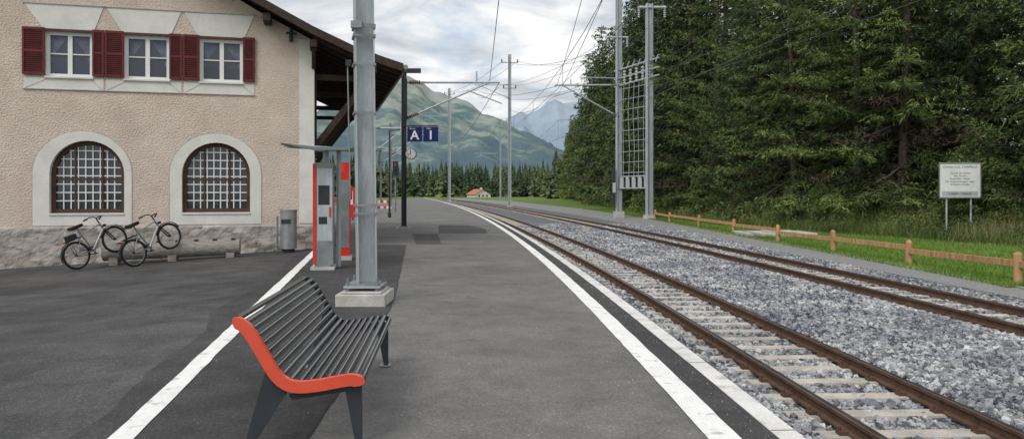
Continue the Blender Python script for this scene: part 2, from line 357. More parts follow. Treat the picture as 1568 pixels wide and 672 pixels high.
# ------------------------------------------------------------------ ballast
R=yrange(0,260); vs=[];fs=[];mi=[]
os_=[.50,.8,1.0,1.4,3.0,3.5,4.5,5.5,6.1,8.0,8.6]
nn=len(os_)+3
for y in R:
    for o in os_:
        vs.append(off(y,o,-.535 if 1.2<o<3.2 or 6<o<8.2 else -.50+(.03 if 4<o<5 else 0)))
    b=bal(y); x8,yy8,_=off(y,8.6)
    b=max(b,x8+.6)
    for t,z in ((.25,-.45),(.9,-.44),(1,-.40)): vs.append((x8+(b-x8)*t,yy8,z))
for j in range(len(R)-1):
    for i in range(nn-1):
        fs.append((j*nn+i,j*nn+i+1,(j+1)*nn+i+1,(j+1)*nn+i)); mi.append(1 if i>=11 else 0)
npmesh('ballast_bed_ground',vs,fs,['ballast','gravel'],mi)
TR=[(1.62,2.83),(6.38,7.60)]
ZR=-.35
def trk(name,o1,o2):
    e=empty(name)
    for o in(o1,o2):
        mb=MB()
        prof=[(-.055,ZR-.14),(-.055,ZR-.125),(-.01,ZR-.11),(-.01,ZR-.045),(-.034,ZR-.035),(-.034,ZR-.004),(-.026,ZR),(.026,ZR),(.034,ZR-.004),(.034,ZR-.035),(.01,ZR-.045),(.01,ZR-.11),(.055,ZR-.125),(.055,ZR-.14)]
        ks=['railrust']*14; ks[5]=ks[6]=ks[7]='railtop'
        sweep(mb,[(o+a,z) for a,z in prof],ks,0,260); mb.obj('rail',e)
    mb=MB(); Y=1.0; k=0
    while Y<250:
        a=off(Y,o1-.32+random.uniform(-.02,.02)); b=off(Y,o2+.32+random.uniform(-.02,.02))
        zt=ZR-.142
        p=Vector((a[0],a[1],zt-.06)); q=Vector((b[0],b[1],zt-.06))
        d=(q-p).normalized(); nrm=Vector((-d.y,d.x,0))
        vs=[]
        for P_ in(p,q):
            for w,h in((-.13,-.1),(-.105,.06),(.105,.06),(.13,-.1)): vs.append(P_+nrm*w+Vector((0,0,h)))
        mb.add(vs,[(0,1,2,3),(7,6,5,4),(0,4,5,1),(1,5,6,2),(2,6,7,3)],'sleep')
        Y+=.60
    mb.obj('sleepers',e)
    mb=MB(); Y=1.0
    while Y<45:
        for o in(o1,o2):
            for sd in(-1,1):
                c=off(Y,o+sd*.085); mb.box((c[0],c[1],ZR-.125),(.075,.09,.035),'railrust',rz=-math.atan(cS(Y)))
                mb.cyl((c[0]+sd*.02,c[1],ZR-.12),(c[0]+sd*.02,c[1],ZR-.075),.014,'railrust',n=6)
        Y+=.6
    mb.obj('fastenings',e)
trk('railway_track',*TR[0]); trk('railway_track',*TR[1])
# stones
def stones(name,N,ya,yb,omin,omax,smin,smax):
    Y=rng.uniform(ya,yb,N); o=rng.uniform(omin,omax,N)
    X=np.interp(Y,Ys,Xc)+o; s_=np.interp(Y,Ys,sl); Yw=Y-o*s_
    keep=(X/np.maximum(Yw,.1)<.78)
    ph=((Y-1.0)/.6); ph=np.abs(ph-np.round(ph))*.6
    for o1,o2 in TR:
        onsl=(o>o1-.34)&(o<o2+.34)&(ph<.125)
        keep&=~(onsl&(rng.random(N)>.06))
        for q in(o1,o2): keep&=~(np.abs(o-q)<.10)
    keep&=(X<np.interp(Yw,[0,60,85],[11,10.6,9.4])-1.3)
    X=X[keep];Yw=Yw[keep];o=o[keep];n=len(X)
    size=rng.uniform(smin,smax,n)
    P=base[None]*rng.uniform(.55,1.15,(n,8,3))
    P*= (rng.uniform(.6,1.15,(n,1,3)))*size[:,None,None]
    q=rng.normal(size=(n,4)); q/=np.linalg.norm(q,axis=1)[:,None]
    w,x,y,z=q.T
    Rm=np.stack([np.stack([1-2*(y*y+z*z),2*(x*y-z*w),2*(x*z+y*w)],-1),np.stack([2*(x*y+z*w),1-2*(x*x+z*z),2*(y*z-x*w)],-1),np.stack([2*(x*z-y*w),2*(y*z+x*w),1-2*(x*x+y*y)],-1)],1)
    P=np.einsum('nij,nkj->nki',Rm,P)
    zb=np.full(n,-.497); zb+=.03*np.exp(-((o-4.6)/1.2)**2)
    inside=np.zeros(n,bool)
    for o1,o2 in TR: inside|=(o>o1-.3)&(o<o2+.3)
    zb[inside]-=.036
    C=np.stack([X,Yw,zb+rng.uniform(-.012,.024,n)],-1)
    V=(P+C[:,None,:]).reshape(-1,3)
    F=(fb[None]+8*np.arange(n)[:,None,None]).reshape(-1,4)
    return V,F
parts=[stones('a',62000,4.0,13,.58,11,.035,.072),stones('b',42000,13,26,.58,10.5,.05,.085),stones('c',22000,26,48,.58,10.3,.07,.11)]
Vs=[];Fs=[];o_=0
for v,f in parts: Vs.append(v);Fs.append(f+o_);o_+=len(v)
npmesh('ballast_stones_gravel',np.concatenate(Vs),np.concatenate(Fs),['stone'])
# ------------------------------------------------------------------ grass & undergrowth
def blades(N,pts,hmin,hmax,w,lean=.35):
    X,Y,Z=pts; n=len(X); a=rng.uniform(0,2*np.pi,n); h=rng.uniform(hmin,hmax,n)
    dx=np.cos(a)*w; dy=np.sin(a)*w
    lx=rng.normal(0,lean,n)*h; ly=rng.normal(0,lean,n)*h
    V=np.stack([np.stack([X-dx,Y-dy,Z],-1),np.stack([X+dx,Y+dy,Z],-1),np.stack([X+lx,Y+ly,Z+h],-1)],1).reshape(-1,3)
    return V,np.arange(3*n).reshape(-1,3)
N=90000
Y=16+ (rng.random(N)**1.6)*75; X=np.interp(Y,[0,60,85,171],[11,10.6,9.4,0])-.25+rng.random(N)**1.2*9
e=np.interp(Y,[0,10,28,46,70,120],[30,26,19.5,13.4,12.2,12.4])
k=(X<e+1)&(X/Y<.74); X=X[k];Y=Y[k]
Z=np.full(len(X),-.43)
V,F=blades(len(X),(X,Y,Z),.05,.14,.012)
npmesh('grass_tufts',V,F,['blade'])
VV=[]
def leafcloud(cx,cy,cz,rx,rz,n,sz):
    d=rng.normal(size=(n,3)); d/=np.linalg.norm(d,axis=1)[:,None]; d[:,2]=np.abs(d[:,2])
    r=rng.uniform(.55,1.05,n)[:,None]
    C=d*r*np.array([rx,rx,rz])+np.array([cx,cy,cz])
    a=rng.normal(size=(n,3)); a/=np.linalg.norm(a,axis=1)[:,None]; b=rng.normal(size=(n,3)); b/=np.linalg.norm(b,axis=1)[:,None]
    s_=rng.uniform(.5,1.2,n)[:,None]*sz
    return np.stack([C-a*s_,C+a*s_,C+b*s_*1.6],1).reshape(-1,3)
for i in range(760):
    y=18+random.random()**1.7*120; d=random.uniform(.3,6.5)
    x=fE(y)+d
    if x/y>.75: continue
    g=gz(x,y); r=random.uniform(.35,1.0); h=random.uniform(.35,1.0)*(1+.16*d)
    v=leafcloud(x,y,g,r,h,230 if y<60 else 90,.055 if y<45 else .11)
    VV.append(v)
V=np.concatenate(VV); npmesh('undergrowth_bushes',V,np.arange(len(V)).reshape(-1,3),['bush'])
def band_grass(name,N,hmin,hmax,w,k_,dmin,dmax,clump=False):
    Y=18+rng.random(N)**1.5*50
    if clump:
        cy=18+rng.random(60)**1.5*45; cd=rng.uniform(dmin,dmax,60); j=rng.integers(0,60,N); Y=cy[j]+rng.normal(0,.45,N); D=cd[j]+rng.normal(0,.6,N)
    else: D=rng.uniform(dmin,dmax,N)
    X=np.interp(Y,[0,10,28,46,70,120],[30,26,19.5,13.4,12.2,12.4])+D
    k=X/Y<.75;X=X[k];Y=Y[k];Z=np.array([gz(a,b) for a,b in zip(X,Y)])
    V,F=blades(len(X),(X,Y,Z),hmin,hmax,w,.3); npmesh(name,V,F,[k_])
band_grass('tall_grass',55000,.2,.65,.014,'bush',-.6,6.5)
band_grass('dry_tall_grass',9000,.35,.95,.012,'dry',.2,4.5,True)
# ------------------------------------------------------------------ conifers
def conifer(name,H,R,nb,ntw,seed,mats,low=.06,droop=.35,tw=.42,wid=.03,dead=.12,trk=.011):
    r=np.random.default_rng(seed); V=[];F=[];MI=[];o=0
    seg=8; hs=np.linspace(0,1,9); tv=[]
    for h in hs:
        rad=trk*H*(1-h)**.9+.02
        for i in range(seg):
            a=2*np.pi*i/seg; tv.append((rad*np.cos(a)+.05*np.sin(h*6),rad*np.sin(a),h*H))
    V.append(np.array(tv)); 
    for j in range(8):
        for i in range(seg):
            for t in(((j*seg+i),(j*seg+(i+1)%seg),((j+1)*seg+i)),((j*seg+(i+1)%seg),((j+1)*seg+(i+1)%seg),((j+1)*seg+i))): F.append(t); MI.append(0)
    F=[np.array(F)]; MI=[np.zeros(len(F[0]),int)]; o=len(tv)
    for b in range(nb):
        h=low+(1-low)*((b+r.random())/nb)**1.15; h=min(h,.985)
        L=R*(1-h)**.72*r.uniform(.5,1.3)+.25
        if h<.2: L*=.9
        az=b*2.399+r.normal(0,.4); up=(.35*h*h-.05); dr=droop*r.uniform(.6,1.3)
        t=np.linspace(0,1,7); rr=L*t; zz=h*H+up*rr-dr*L*(t**1.3)*.55+.22*L*t**4
        dx,dy=np.cos(az),np.sin(az); cur=r.normal(0,.12)*L*t**2
        P=np.stack([dx*rr-dy*cur,dy*rr+dx*cur,zz],-1)
        w=.012*L*(1-t)+.008
        lv=np.concatenate([P+np.stack([-dy*w,dx*w,0*w],-1),P+np.stack([dy*w,-dx*w,0*w],-1),P+np.stack([0*w,0*w,-w*1.6],-1)])
        V.append(lv); ff=[]
        for i in range(6):
            for p_,q_ in((0,7),(7,14),(14,0)):
                ff+= [(o+p_+i,o+q_+i,o+q_+i+1),(o+p_+i,o+q_+i+1,o+p_+i+1)]
        F.append(np.array(ff)); MI.append(np.zeros(len(ff),int)); o+=21
        isdead=(h<.3 and r.random()<dead*3)
        n=int(ntw*(L/R)*1.1*(0.5 if isdead else 1))+8
        s_=r.uniform(.10,1,n)**.8
        bs=np.stack([np.interp(s_,t,P[:,k]) for k in range(3)],-1)
        side=r.choice([-1,1],n); ang=side*r.uniform(.3,1.25,n)
        ax,ay=np.cos(az+ang),np.sin(az+ang)
        ln=tw*r.uniform(.5,1.25,n)*(1.25-.6*s_)*(.6+.5*L/R)
        u=r.random(n)*ln*1.7
        bs=bs+np.stack([ax*u,ay*u,-.35*u-.15*r.random(n)*u],-1)
        d=np.stack([ax,ay,r.uniform(-1.1,.15,n)],-1); d/=np.linalg.norm(d,axis=1)[:,None]
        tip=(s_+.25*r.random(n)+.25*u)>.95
        for q in range(3):
            dd=d+r.normal(0,.38,(n,3)); dd/=np.linalg.norm(dd,axis=1)[:,None]
            pw=np.cross(dd,r.normal(size=(n,3))); pw/=np.linalg.norm(pw,axis=1)[:,None]+1e-6
            W=wid*r.uniform(.7,1.5,n)[:,None]*(0.35 if isdead else 1)
            l3=ln[:,None]*r.uniform(.5,1,n)[:,None]
            bb=bs+r.normal(0,.05,(n,3))
            tri=np.stack([bb-pw*W*.6,bb+pw*W*.6+dd*l3*.25,bb+dd*l3],1).reshape(-1,3)
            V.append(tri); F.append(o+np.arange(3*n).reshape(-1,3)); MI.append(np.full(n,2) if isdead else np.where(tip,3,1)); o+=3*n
    return npmesh(name,np.concatenate(V),np.concatenate(F),mats,np.concatenate(MI),link=False)
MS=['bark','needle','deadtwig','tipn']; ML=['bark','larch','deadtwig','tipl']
nearS=[conifer('spruce_a',22,4.9,200,110,1,MS,wid=.048,low=.04),conifer('spruce_b',25,5.2,215,110,2,MS,droop=.5,wid=.048,low=.04),
       conifer('spruce_c',19,4.4,180,100,3,MS,dead=.25,wid=.048,low=.04)]
nearL=[conifer('larch_a',23,5.4,185,110,11,ML,low=.04,droop=.6,tw=.42,wid=.044,dead=.05),conifer('larch_b',20,5.2,175,110,12,ML,low=.03,droop=.7,tw=.46,wid=.046,dead=.05)]
farS=[conifer('spruce_far_a',24,4.4,120,42,21,MS,tw=.65,wid=.12),conifer('spruce_far_b',21,4.2,110,42,22,ML,tw=.65,wid=.12)]
small=conifer('young_spruce',4.4,1.35,75,60,31,ML,low=.04,tw=.26,wid=.024,droop=.1,dead=0)
def tree(name,me,x,y,sc,rz=None,dz=-.3):
    o=bpy.data.objects.new(name,me); COL.objects.link(o); o.location=(x,y,gz(x,y)+dz); o.scale=(sc*random.uniform(.93,1.07),)*2+(sc,)
    o.rotation_euler=(random.uniform(-.03,.03),random.uniform(-.03,.03),random.uniform(0,6.28) if rz is None else rz); return o
for ri,(d,st) in enumerate([(5.6,3.6),(9.8,4.4),(15,5.0),(22,6.5)]):
    y=17+ri
    while y<66:
        x=fE(y)+d+random.uniform(-1.3,1.3)-(1.0 if y>45 else 0)
        if (x-5)/y<.8:
            L_=random.random()<(.5 if ri==0 else .35)
            if ri<2: me=random.choice(nearL if L_ else nearS)
            else: me=farS[1 if L_ else 0]
            tree('larch_tree' if L_ else 'spruce_tree',me,x,y,random.uniform(.85,1.15))
        y+=st*random.uniform(.75,1.2)
    if ri>1: continue
    while y<214:
        x=fE(y)+3.0+(d-5)*.9+random.uniform(-1,1)
        k=random.choice([0,0,1])
        tree('larch_tree' if k else 'spruce_tree',farS[k],x,y,random.uniform(.85,1.2)*(1.08 if y<150 else .92))
        y+=st*random.uniform(.9,1.35)
tree('young_spruce_tree',small,20.6,33.2,1.0,dz=-.1)
tree('young_spruce_tree',small,22.1,35.5,.8,dz=-.1)
tree('young_spruce_tree',small,16.8,40.5,.55,dz=-.1)
# distant forest masses
def dforest(name,pts,hmin,hmax,per=60):
    VV=[]
    for (x,y,z) in pts:
        H=random.uniform(hmin,hmax); Rr=H*random.uniform(.19,.28)
        t=rng.random(per)**.8; a=rng.uniform(0,2*np.pi,per); r0=Rr*(1-t)*rng.uniform(.3,.9,per)
        C=np.stack([x+np.cos(a)*r0,y+np.sin(a)*r0,z+t*H],-1)
        outv=np.stack([np.cos(a),np.sin(a),np.full(per,-.5)],-1)*(Rr*(1-t)*.55+.3)[:,None]
        sd=np.stack([-np.sin(a),np.cos(a),np.zeros(per)],-1)*(Rr*(1-t)*.45+.2)[:,None]
        VV.append(np.stack([C-sd,C+sd,C+outv],1).reshape(-1,3))
        VV.append(np.stack([C-sd*.5,C+sd,C+np.array([0,0,H*.11])],1).reshape(-1,3))
        VV.append(np.array([[x-.2,y,z-1],[x+.2,y,z-1],[x,y,z+H*1.02]]))
    V=np.concatenate(VV); npmesh(name,V,np.arange(len(V)).reshape(-1,3),['dfor'])
pts=[]
for i in range(560):
    y=random.uniform(345,520); x=random.uniform(-.26,.10)*y; 
    pts.append((x,y,-.6+max(0,(y-380)*.045)))
for i in range(120):
    y=random.uniform(240,330); x=random.uniform(.055,.12)*y; pts.append((x,y,-.5))
for i in range(90):
    y=random.uniform(250,330); x=random.uniform(-.34,-.165)*y; pts.append((x,y,-.5))
dforest('distant_forest',pts,8,17)
# ------------------------------------------------------------------ mountains
def mountmat(name,cols,scale,green,haze):
    m,nt,b=newmat(name); N=nt.nodes;L=nt.links; b.inputs['Roughness'].default_value=1; b.inputs['Specular IOR Level'].default_value=0
    tc=N.new('ShaderNodeTexCoord'); n=N.new('ShaderNodeTexNoise'); n.inputs['Scale'].default_value=scale; n.inputs['Detail'].default_value=14; n.inputs['Roughness'].default_value=.70
    L.new(tc.outputs['Object'],n.inputs['Vector'])
    sx=N.new('ShaderNodeSeparateXYZ'); L.new(tc.outputs['Object'],sx.inputs[0])
    mr=N.new('ShaderNodeMapRange'); mr.inputs[1].default_value=green[0]; mr.inputs[2].default_value=green[1]; mr.inputs[3].default_value=-.15; mr.inputs[4].default_value=.15
    L.new(sx.outputs[2],mr.inputs[0]); ad=N.new('ShaderNodeMath'); L.new(n.outputs['Fac'],ad.inputs[0]); L.new(mr.outputs[0],ad.inputs[1])
    r=N.new('ShaderNodeValToRGB'); e=r.color_ramp.elements
    pos=[.38,.48,.55,.66]
    e[0].position=pos[0]; e[0].color=c4(cols[0]); e[1].position=pos[3]; e[1].color=c4(cols[3])
    for i in(1,2): x=e.new(pos[i]); x.color=c4(cols[i])
    L.new(ad.outputs[0],r.inputs[0])
    mx=N.new('ShaderNodeMixRGB'); mx.inputs[0].default_value=haze[0]; mx.inputs[2].default_value=c4(haze[1]); L.new(r.outputs[0],mx.inputs[1])  # aerial haze painted in: bluish tone mixed into the base colour
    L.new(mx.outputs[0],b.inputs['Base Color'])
    return m
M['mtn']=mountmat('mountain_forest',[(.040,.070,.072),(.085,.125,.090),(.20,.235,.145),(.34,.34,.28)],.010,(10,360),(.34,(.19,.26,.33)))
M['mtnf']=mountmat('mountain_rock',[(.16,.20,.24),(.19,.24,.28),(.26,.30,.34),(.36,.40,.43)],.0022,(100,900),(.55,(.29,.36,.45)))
from mathutils import noise as mn
def mountain(name,ridge,Yc,Yf,k,amp,nxx=320,nyy=80,fr=.004):
    px=[(p-784)/1140*Yc for p,q in ridge]; pz=[1.6+(295-q)/1140*Yc for p,q in ridge]
    X=np.linspace(px[0],px[-1],nxx); V=[];F=[]
    for j in range(nyy+8):
        t=j/(nyy-1)
        y=Yf+(Yc-Yf)*t
        for x in X:
            H=np.interp(x,px,pz)
            if t<=1: p=t**1.25
            else: p=1-(t-1)*2
            nz=mn.fractal(Vector((x*fr,y*fr*.6,k=='mtnf')),.9,2,8)*amp
            rid=(1-abs(mn.noise(Vector((x*fr*1.3+.5*y*fr,y*fr*.3,3)))))*amp*1.3
            V.append((x,y,H*p+(nz+rid-amp*1.0)*min(1,4*t*(1.12-min(t,1.08)))-8*(1-min(t,1))))
    R_=nyy+8
    for j in range(R_-1):
        for i in range(nxx-1): F.append((j*nxx+i,j*nxx+i+1,(j+1)*nxx+i+1,(j+1)*nxx+i))
    npmesh(name,V,F,[k],smooth=True)
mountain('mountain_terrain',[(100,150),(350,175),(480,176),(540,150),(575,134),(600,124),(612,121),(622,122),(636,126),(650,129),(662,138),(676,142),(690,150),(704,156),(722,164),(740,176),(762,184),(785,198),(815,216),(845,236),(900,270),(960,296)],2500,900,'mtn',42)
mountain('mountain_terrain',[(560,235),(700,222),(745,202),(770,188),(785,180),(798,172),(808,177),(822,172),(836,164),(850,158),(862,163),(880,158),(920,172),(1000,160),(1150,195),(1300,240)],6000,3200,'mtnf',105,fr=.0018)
# ------------------------------------------------------------------ station building
ANG=math.atan2(.251,.968)
B=empty('station_building',(-5.73,21.5,0),ANG)
def arch(c,a,zb,zs,rise,n=18):
    p=[(c-a,zb),(c+a,zb)]
    for i in range(n+1):
        t=math.pi*i/n; p.append((c+a*math.cos(t),zs+rise*math.sin(t)))
    return p
wins=[(-6.845,-5.78),(-4.94,-3.87),(-3.03,-1.96)]
zb0,zt0=4.69,5.88
AW=[(-6.73,-5.03,-7.18,-4.79),(-3.47,-1.79,-3.83,-1.44)]
outer=[(-14,-.9),(0,-.9)]+[(0,5.98),(-1.55,6.76),(-7,9.9),(-12.45,6.76),(-14,5.98)]
holes=[]
for a,b in wins: holes.append([(a-.03,zb0),(b+.03,zb0),(b+.03,zt0),(a-.03,zt0)])
for a,b,c,d in AW: holes.append(arch((a+b)/2,(b-a)/2+.06,1.05,2.10,.90))
loops=[outer]+holes
mb=MB()
allp=[p for l in loops for p in l]
T=tessellate_polygon([[Vector((u,v,0)) for u,v in l] for l in loops])
mb.add([(u,0,v) for u,v in allp],[tuple(t) for t in T],'stucco')
D=14
mb.add([(0,0,-.9),(0,0,5.98),(0,D,5.98),(0,D,-.9)],[(0,1,2,3)],'stucco')
mb.add([(-14,0,-.9),(-14,0,5.98),(-14,D,5.98),(-14,D,-.9)],[(3,2,1,0)],'stucco')
mb.add([(u,D,v) for u,v in outer],[tuple(range(len(outer)))],'stucco')
for i,h in enumerate(holes):
    dep=.14 if i<3 else .24
    n=len(h); mb.add([(u,0,v) for u,v in h]+[(u,dep,v) for u,v in h],[(j,(j+1)%n,n+(j+1)%n,n+j) for j in range(n)],'white')
mb.obj('walls',B)
V=[];F=[]; nxp=240; nzp=26
for j in range(nzp):
    for i in range(nxp):
        x=-14+14.05*i/(nxp-1); z=-.7+1.40*j/(nzp-1)
        d=.07+.05*mn.fractal(Vector((x*2.3,z*3.2,1)),1,2,5)
        if j==nzp-1: d=.0; z+=.02*mn.noise(Vector((x*2,0,0)))
        V.append((x,-d,z))
for j in range(nzp-1):
    for i in range(nxp-1): F.append((j*nxp+i,j*nxp+i+1,(j+1)*nxp+i+1,(j+1)*nxp+i))
o=npmesh('plinth',V,F,['plinth']); o.parent=B
mb=MB()
mb.bb(.004,.07,-.07,D,-.9,.68,'plinth'); mb.obj('plinth_side',B)
mb=MB()
mb.bb(-.40,.02,-.02,-.003,.72,6.0,'white'); mb.bb(.003,.022,-.0,.4,.70,5.6,'white'); mb.obj('corner_pilaster',B)
mb=MB()
for a,b,c,d in AW:
    o1=arch((a+b)/2,(b-a)/2+.055,1.05,2.10,.895); o2=arch((c+d)/2,(d-c)/2,.72,2.12,1.13)
    n=len(o1)
    for j in range(n):
        k=(j+1)%n
        mb.add([(o1[j][0],-.014,o1[j][1]),(o1[k][0],-.014,o1[k][1]),(o2[k][0],-.014,o2[k][1]),(o2[j][0],-.014,o2[j][1])],[(0,1,2,3)],'white')
        mb.add([(o2[j][0],-.014,o2[j][1]),(o2[k][0],-.014,o2[k][1]),(o2[k][0],0,o2[k][1]),(o2[j][0],0,o2[j][1])],[(0,1,2,3)],'white')
    o3=arch((c+d)/2,(d-c)/2+.02,.70,2.12,1.15)
    for j in range(1,n):
        k=(j+1)%n
        mb.add([(o2[j][0],-.010,o2[j][1]),(o2[k][0],-.010,o2[k][1]),(o3[k][0],-.010,o3[k][1]),(o3[j][0],-.010,o3[j][1])],[(0,1,2,3)],'greyline')
    mb.bb(a-.06,b+.06,-.04,.2,1.0,1.048,'white')
sh=[(-7.41,-6.88,-5.745,-5.46),(-5.44,-4.975,-3.835,-3.51),(-3.49,-3.065,-1.925,-1.60)]
for (a,b),(l0,l1,r0,r1) in zip(wins,sh):
    def q(pts,k,y): mb.add([(u,y,v) for u,v in pts],[tuple(range(len(pts)))],k)
    q([(a-.06,5.92),(b+.06,5.92),(r1-.02,6.60),(l0+.02,6.60)],'white',-.016)
    mb.bb(l0,r1,-.04,-.003,6.602,6.625,'greyline')
    q([(l0+.02,4.36),(r1-.02,4.36),(r1-.02,4.66),(l0+.02,4.66)],'white',-.012)
    mb.beam((l0+.05,-.014,4.37),(a,-.014,4.62),.012,.012,'greyline'); mb.beam((r1-.05,-.014,4.37),(b,-.014,4.62),.012,.012,'greyline')
    mb.bb(l0,r1,-.035,-.003,4.335,4.358,'greyline')
    mb.bb(a-.05,b+.05,-.06,.13,4.645,4.688,'white')
mb.obj('window_surrounds',B)
mb=MB()
for (l0,l1,r0,r1) in sh:
    for a,b in((l0,l1),(r0,r1)):
        z0,z1=4.72,5.97
        fw=.05
        mb.bb(a,a+fw,-.075,-.03,z0,z1,'shutter'); mb.bb(b-fw,b,-.075,-.03,z0,z1,'shutter')
        for z in(z0,(z0+z1)/2-.03,z1-.07): mb.bb(a+fw,b-fw,-.072,-.032,z,z+.07,'shutter')
        mb.bb(a+fw,b-fw,-.045,-.035,z0+.07,z1-.07,'shutter')
        z=z0+.1
        while z<z1-.1:
            mb.beam((a+fw,-.055,z),(b-fw,-.055,z),.028,.012,'shutter'); z+=.055
    mb.bb(l1,r0,-.06,.0,5.885,5.95,'winbrown')
mb.obj('shutters',B)
mb=MB()
for a,b in wins:
    y0,y1=.06,.11
    mb.bb(a-.03,b+.03,.115,.13,zb0,zt0,'glass')
    m=(a+b)/2
    mb.add([(a+.06,.1145,zt0-.08),(a+.06,.1145,zb0+.35),(a+.2,.1145,zb0+.7),(m-.06,.1145,zt0-.08)],[(0,1,2,3)],'curtain')
    mb.add([(b-.06,.1145,zt0-.08),(m+.06,.1145,zt0-.08),(b-.2,.1145,zb0+.7),(b-.06,.1145,zb0+.35)],[(0,1,2,3)],'curtain')
    for x0,x1 in((a-.03,a+.055),(b-.055,b+.03),(m-.055,m+.055)): mb.bb(x0,x1,y0,y1,zb0,zt0,'winwhite')
    for x0,x1 in((a+.056,m-.056),(m+.056,b-.056)):
        mb.bb(x0,x1,y0+.002,y1,zb0,zb0+.085,'winwhite'); mb.bb(x0,x1,y0+.002,y1,zt0-.08,zt0,'winwhite')
        mb.bb(x0,x1,y0+.01,y1,zb0+.60,zb0+.63,'winwhite')
mb.obj('windows',B)
mb=MB()
for a,b,c,d in AW:
    cx=(a+b)/2; hw=(b-a)/2+.05; zb,zs,ri=1.06,2.10,.89
    I=arch(cx,hw-.10,zb+.10,zs,ri-.10); O=arch(cx,hw,zb,zs,ri); n=len(I)
    for j in range(n):
        k=(j+1)%n
        mb.add([(I[j][0],.15,I[j][1]),(I[k][0],.15,I[k][1]),(O[k][0],.15,O[k][1]),(O[j][0],.15,O[j][1])],[(0,1,2,3)],'winbrown')
        mb.add([(I[j][0],.15,I[j][1]),(I[k][0],.15,I[k][1]),(I[k][0],.23,I[k][1]),(I[j][0],.23,I[j][1])],[(0,1,2,3)],'winbrown')
    mb.add([(u,.225,v) for u,v in O],[tuple(range(n))],'glass')
    def top(x):
        t=(x-cx)/(hw-.10); return zs+(ri-.10)*math.sqrt(max(0,1-t*t)) if abs(t)<1 else zs
    nb=9
    for i in range(1,nb):
        x=cx-(hw-.1)+2*(hw-.1)*i/nb
        w=.0145
        mb.bb(x-w,x+w,.185,.20,zb+.1,top(x)-.005,'winwhite')
    for z in np.arange(zb+.1+.22,zs+ri-.12,.225):
        half=(hw-.1) if z<zs else (hw-.1)*math.sqrt(max(0,1-((z-zs)/(ri-.1))**2))
        mb.bb(cx-half,cx+half,.181,.184,z-.0145,z+.0145,'winwhite')
    mb.bb(cx-hw+.1,cx+hw-.1,.155,.18,zs-.15,zs-.10,'winbrown')
    for x in(cx-.33,cx+.33): mb.bb(x-.022,x+.022,.158,.179,zb+.1,top(x)-.01,'winbrown')
mb.obj('arched_windows',B)
# roof
mb=MB()
prof=[(2.48,5.2),(1.9,5.37),(1.07,5.65),(0,6.12),(-1.55,6.92),(-7,10.1),(-12.45,6.92),(-14,6.12),(-15.1,5.65),(-16.5,5.2)]
YF,YB=-.8,14.2
n=len(prof)
for i in range(n-1):
    (x0,z0),(x1,z1)=prof[i],prof[i+1]
    mb.add([(x0,YF,z0+.09),(x1,YF,z1+.09),(x1,YB,z1+.09),(x0,YB,z0+.09)],[(0,1,2,3)],'roof')
    mb.add([(x0,YF,z0-.03),(x1,YF,z1-.03),(x1,YB,z1-.03),(x0,YB,z0-.03)],[(3,2,1,0)],'dkwood')
    for y in(YF-.03,YB):
        mb.add([(x0,y,z0-.13),(x1,y,z1-.13),(x1,y,z1+.10),(x0,y,z0+.10),(x0,y+.03,z0-.13),(x1,y+.03,z1-.13),(x1,y+.03,z1+.10),(x0,y+.03,z0+.10)],[(0,1,2,3),(4,5,6,7),(0,4,5,1),(3,2,6,7)],'dkwood')
mb.bb(2.44,2.50,YF,YB,5.06,5.30,'dkwood')
mb.cyl((2.56,YF,5.2),(2.56,YB,5.15),.07,'galvd',n=10)
y=YF+.35
while y<YB:
    for i in(0,1,2):
        (x0,z0),(x1,z1)=prof[i],prof[i+1]
        mb.beam((x0,y,z0-.11),(x1,y,z1-.11),.10,.15,'dkwood')
    y+=.75
mb.bb(1.55,1.75,YF+.1,YB,5.03,5.25,'dkwood')
mb.bb(-.1,.1,YF+.1,-.003,5.68,5.88,'dkwood'); mb.bb(-1.35,-1.15,YF+.1,-.003,6.35,6.55,'dkwood')
mb.beam((-.0,-.02,5.2),(0,-.55,5.7),.1,.12,'dkwood')
mb.obj('roof',B)
mb=MB()
for y in(.35,4.2,8.5,12.5):
    mb.beam((.05,y,2.95),(1.62,y,5.02),.16,.18,'dkwood'); mb.beam((.02,y,4.98),(1.8,y,4.98),.16,.16,'dkwood')
mb.bb(.0,.09,.26,.44,2.7,5.1,'dkwood')
mb.obj('roof_braces',B)
mb=MB(); mb.cyl((-.62,-.09,5.9),(-.62,-.09,6.3),.05,'black'); mb.cyl((-.75,-.2,6.12),(-.45,-.2,6.12),.03,'black'); mb.beam((-.62,0,6.1),(-.62,-.3,6.1),.04,.04,'black'); mb.obj('wall_bracket',B)
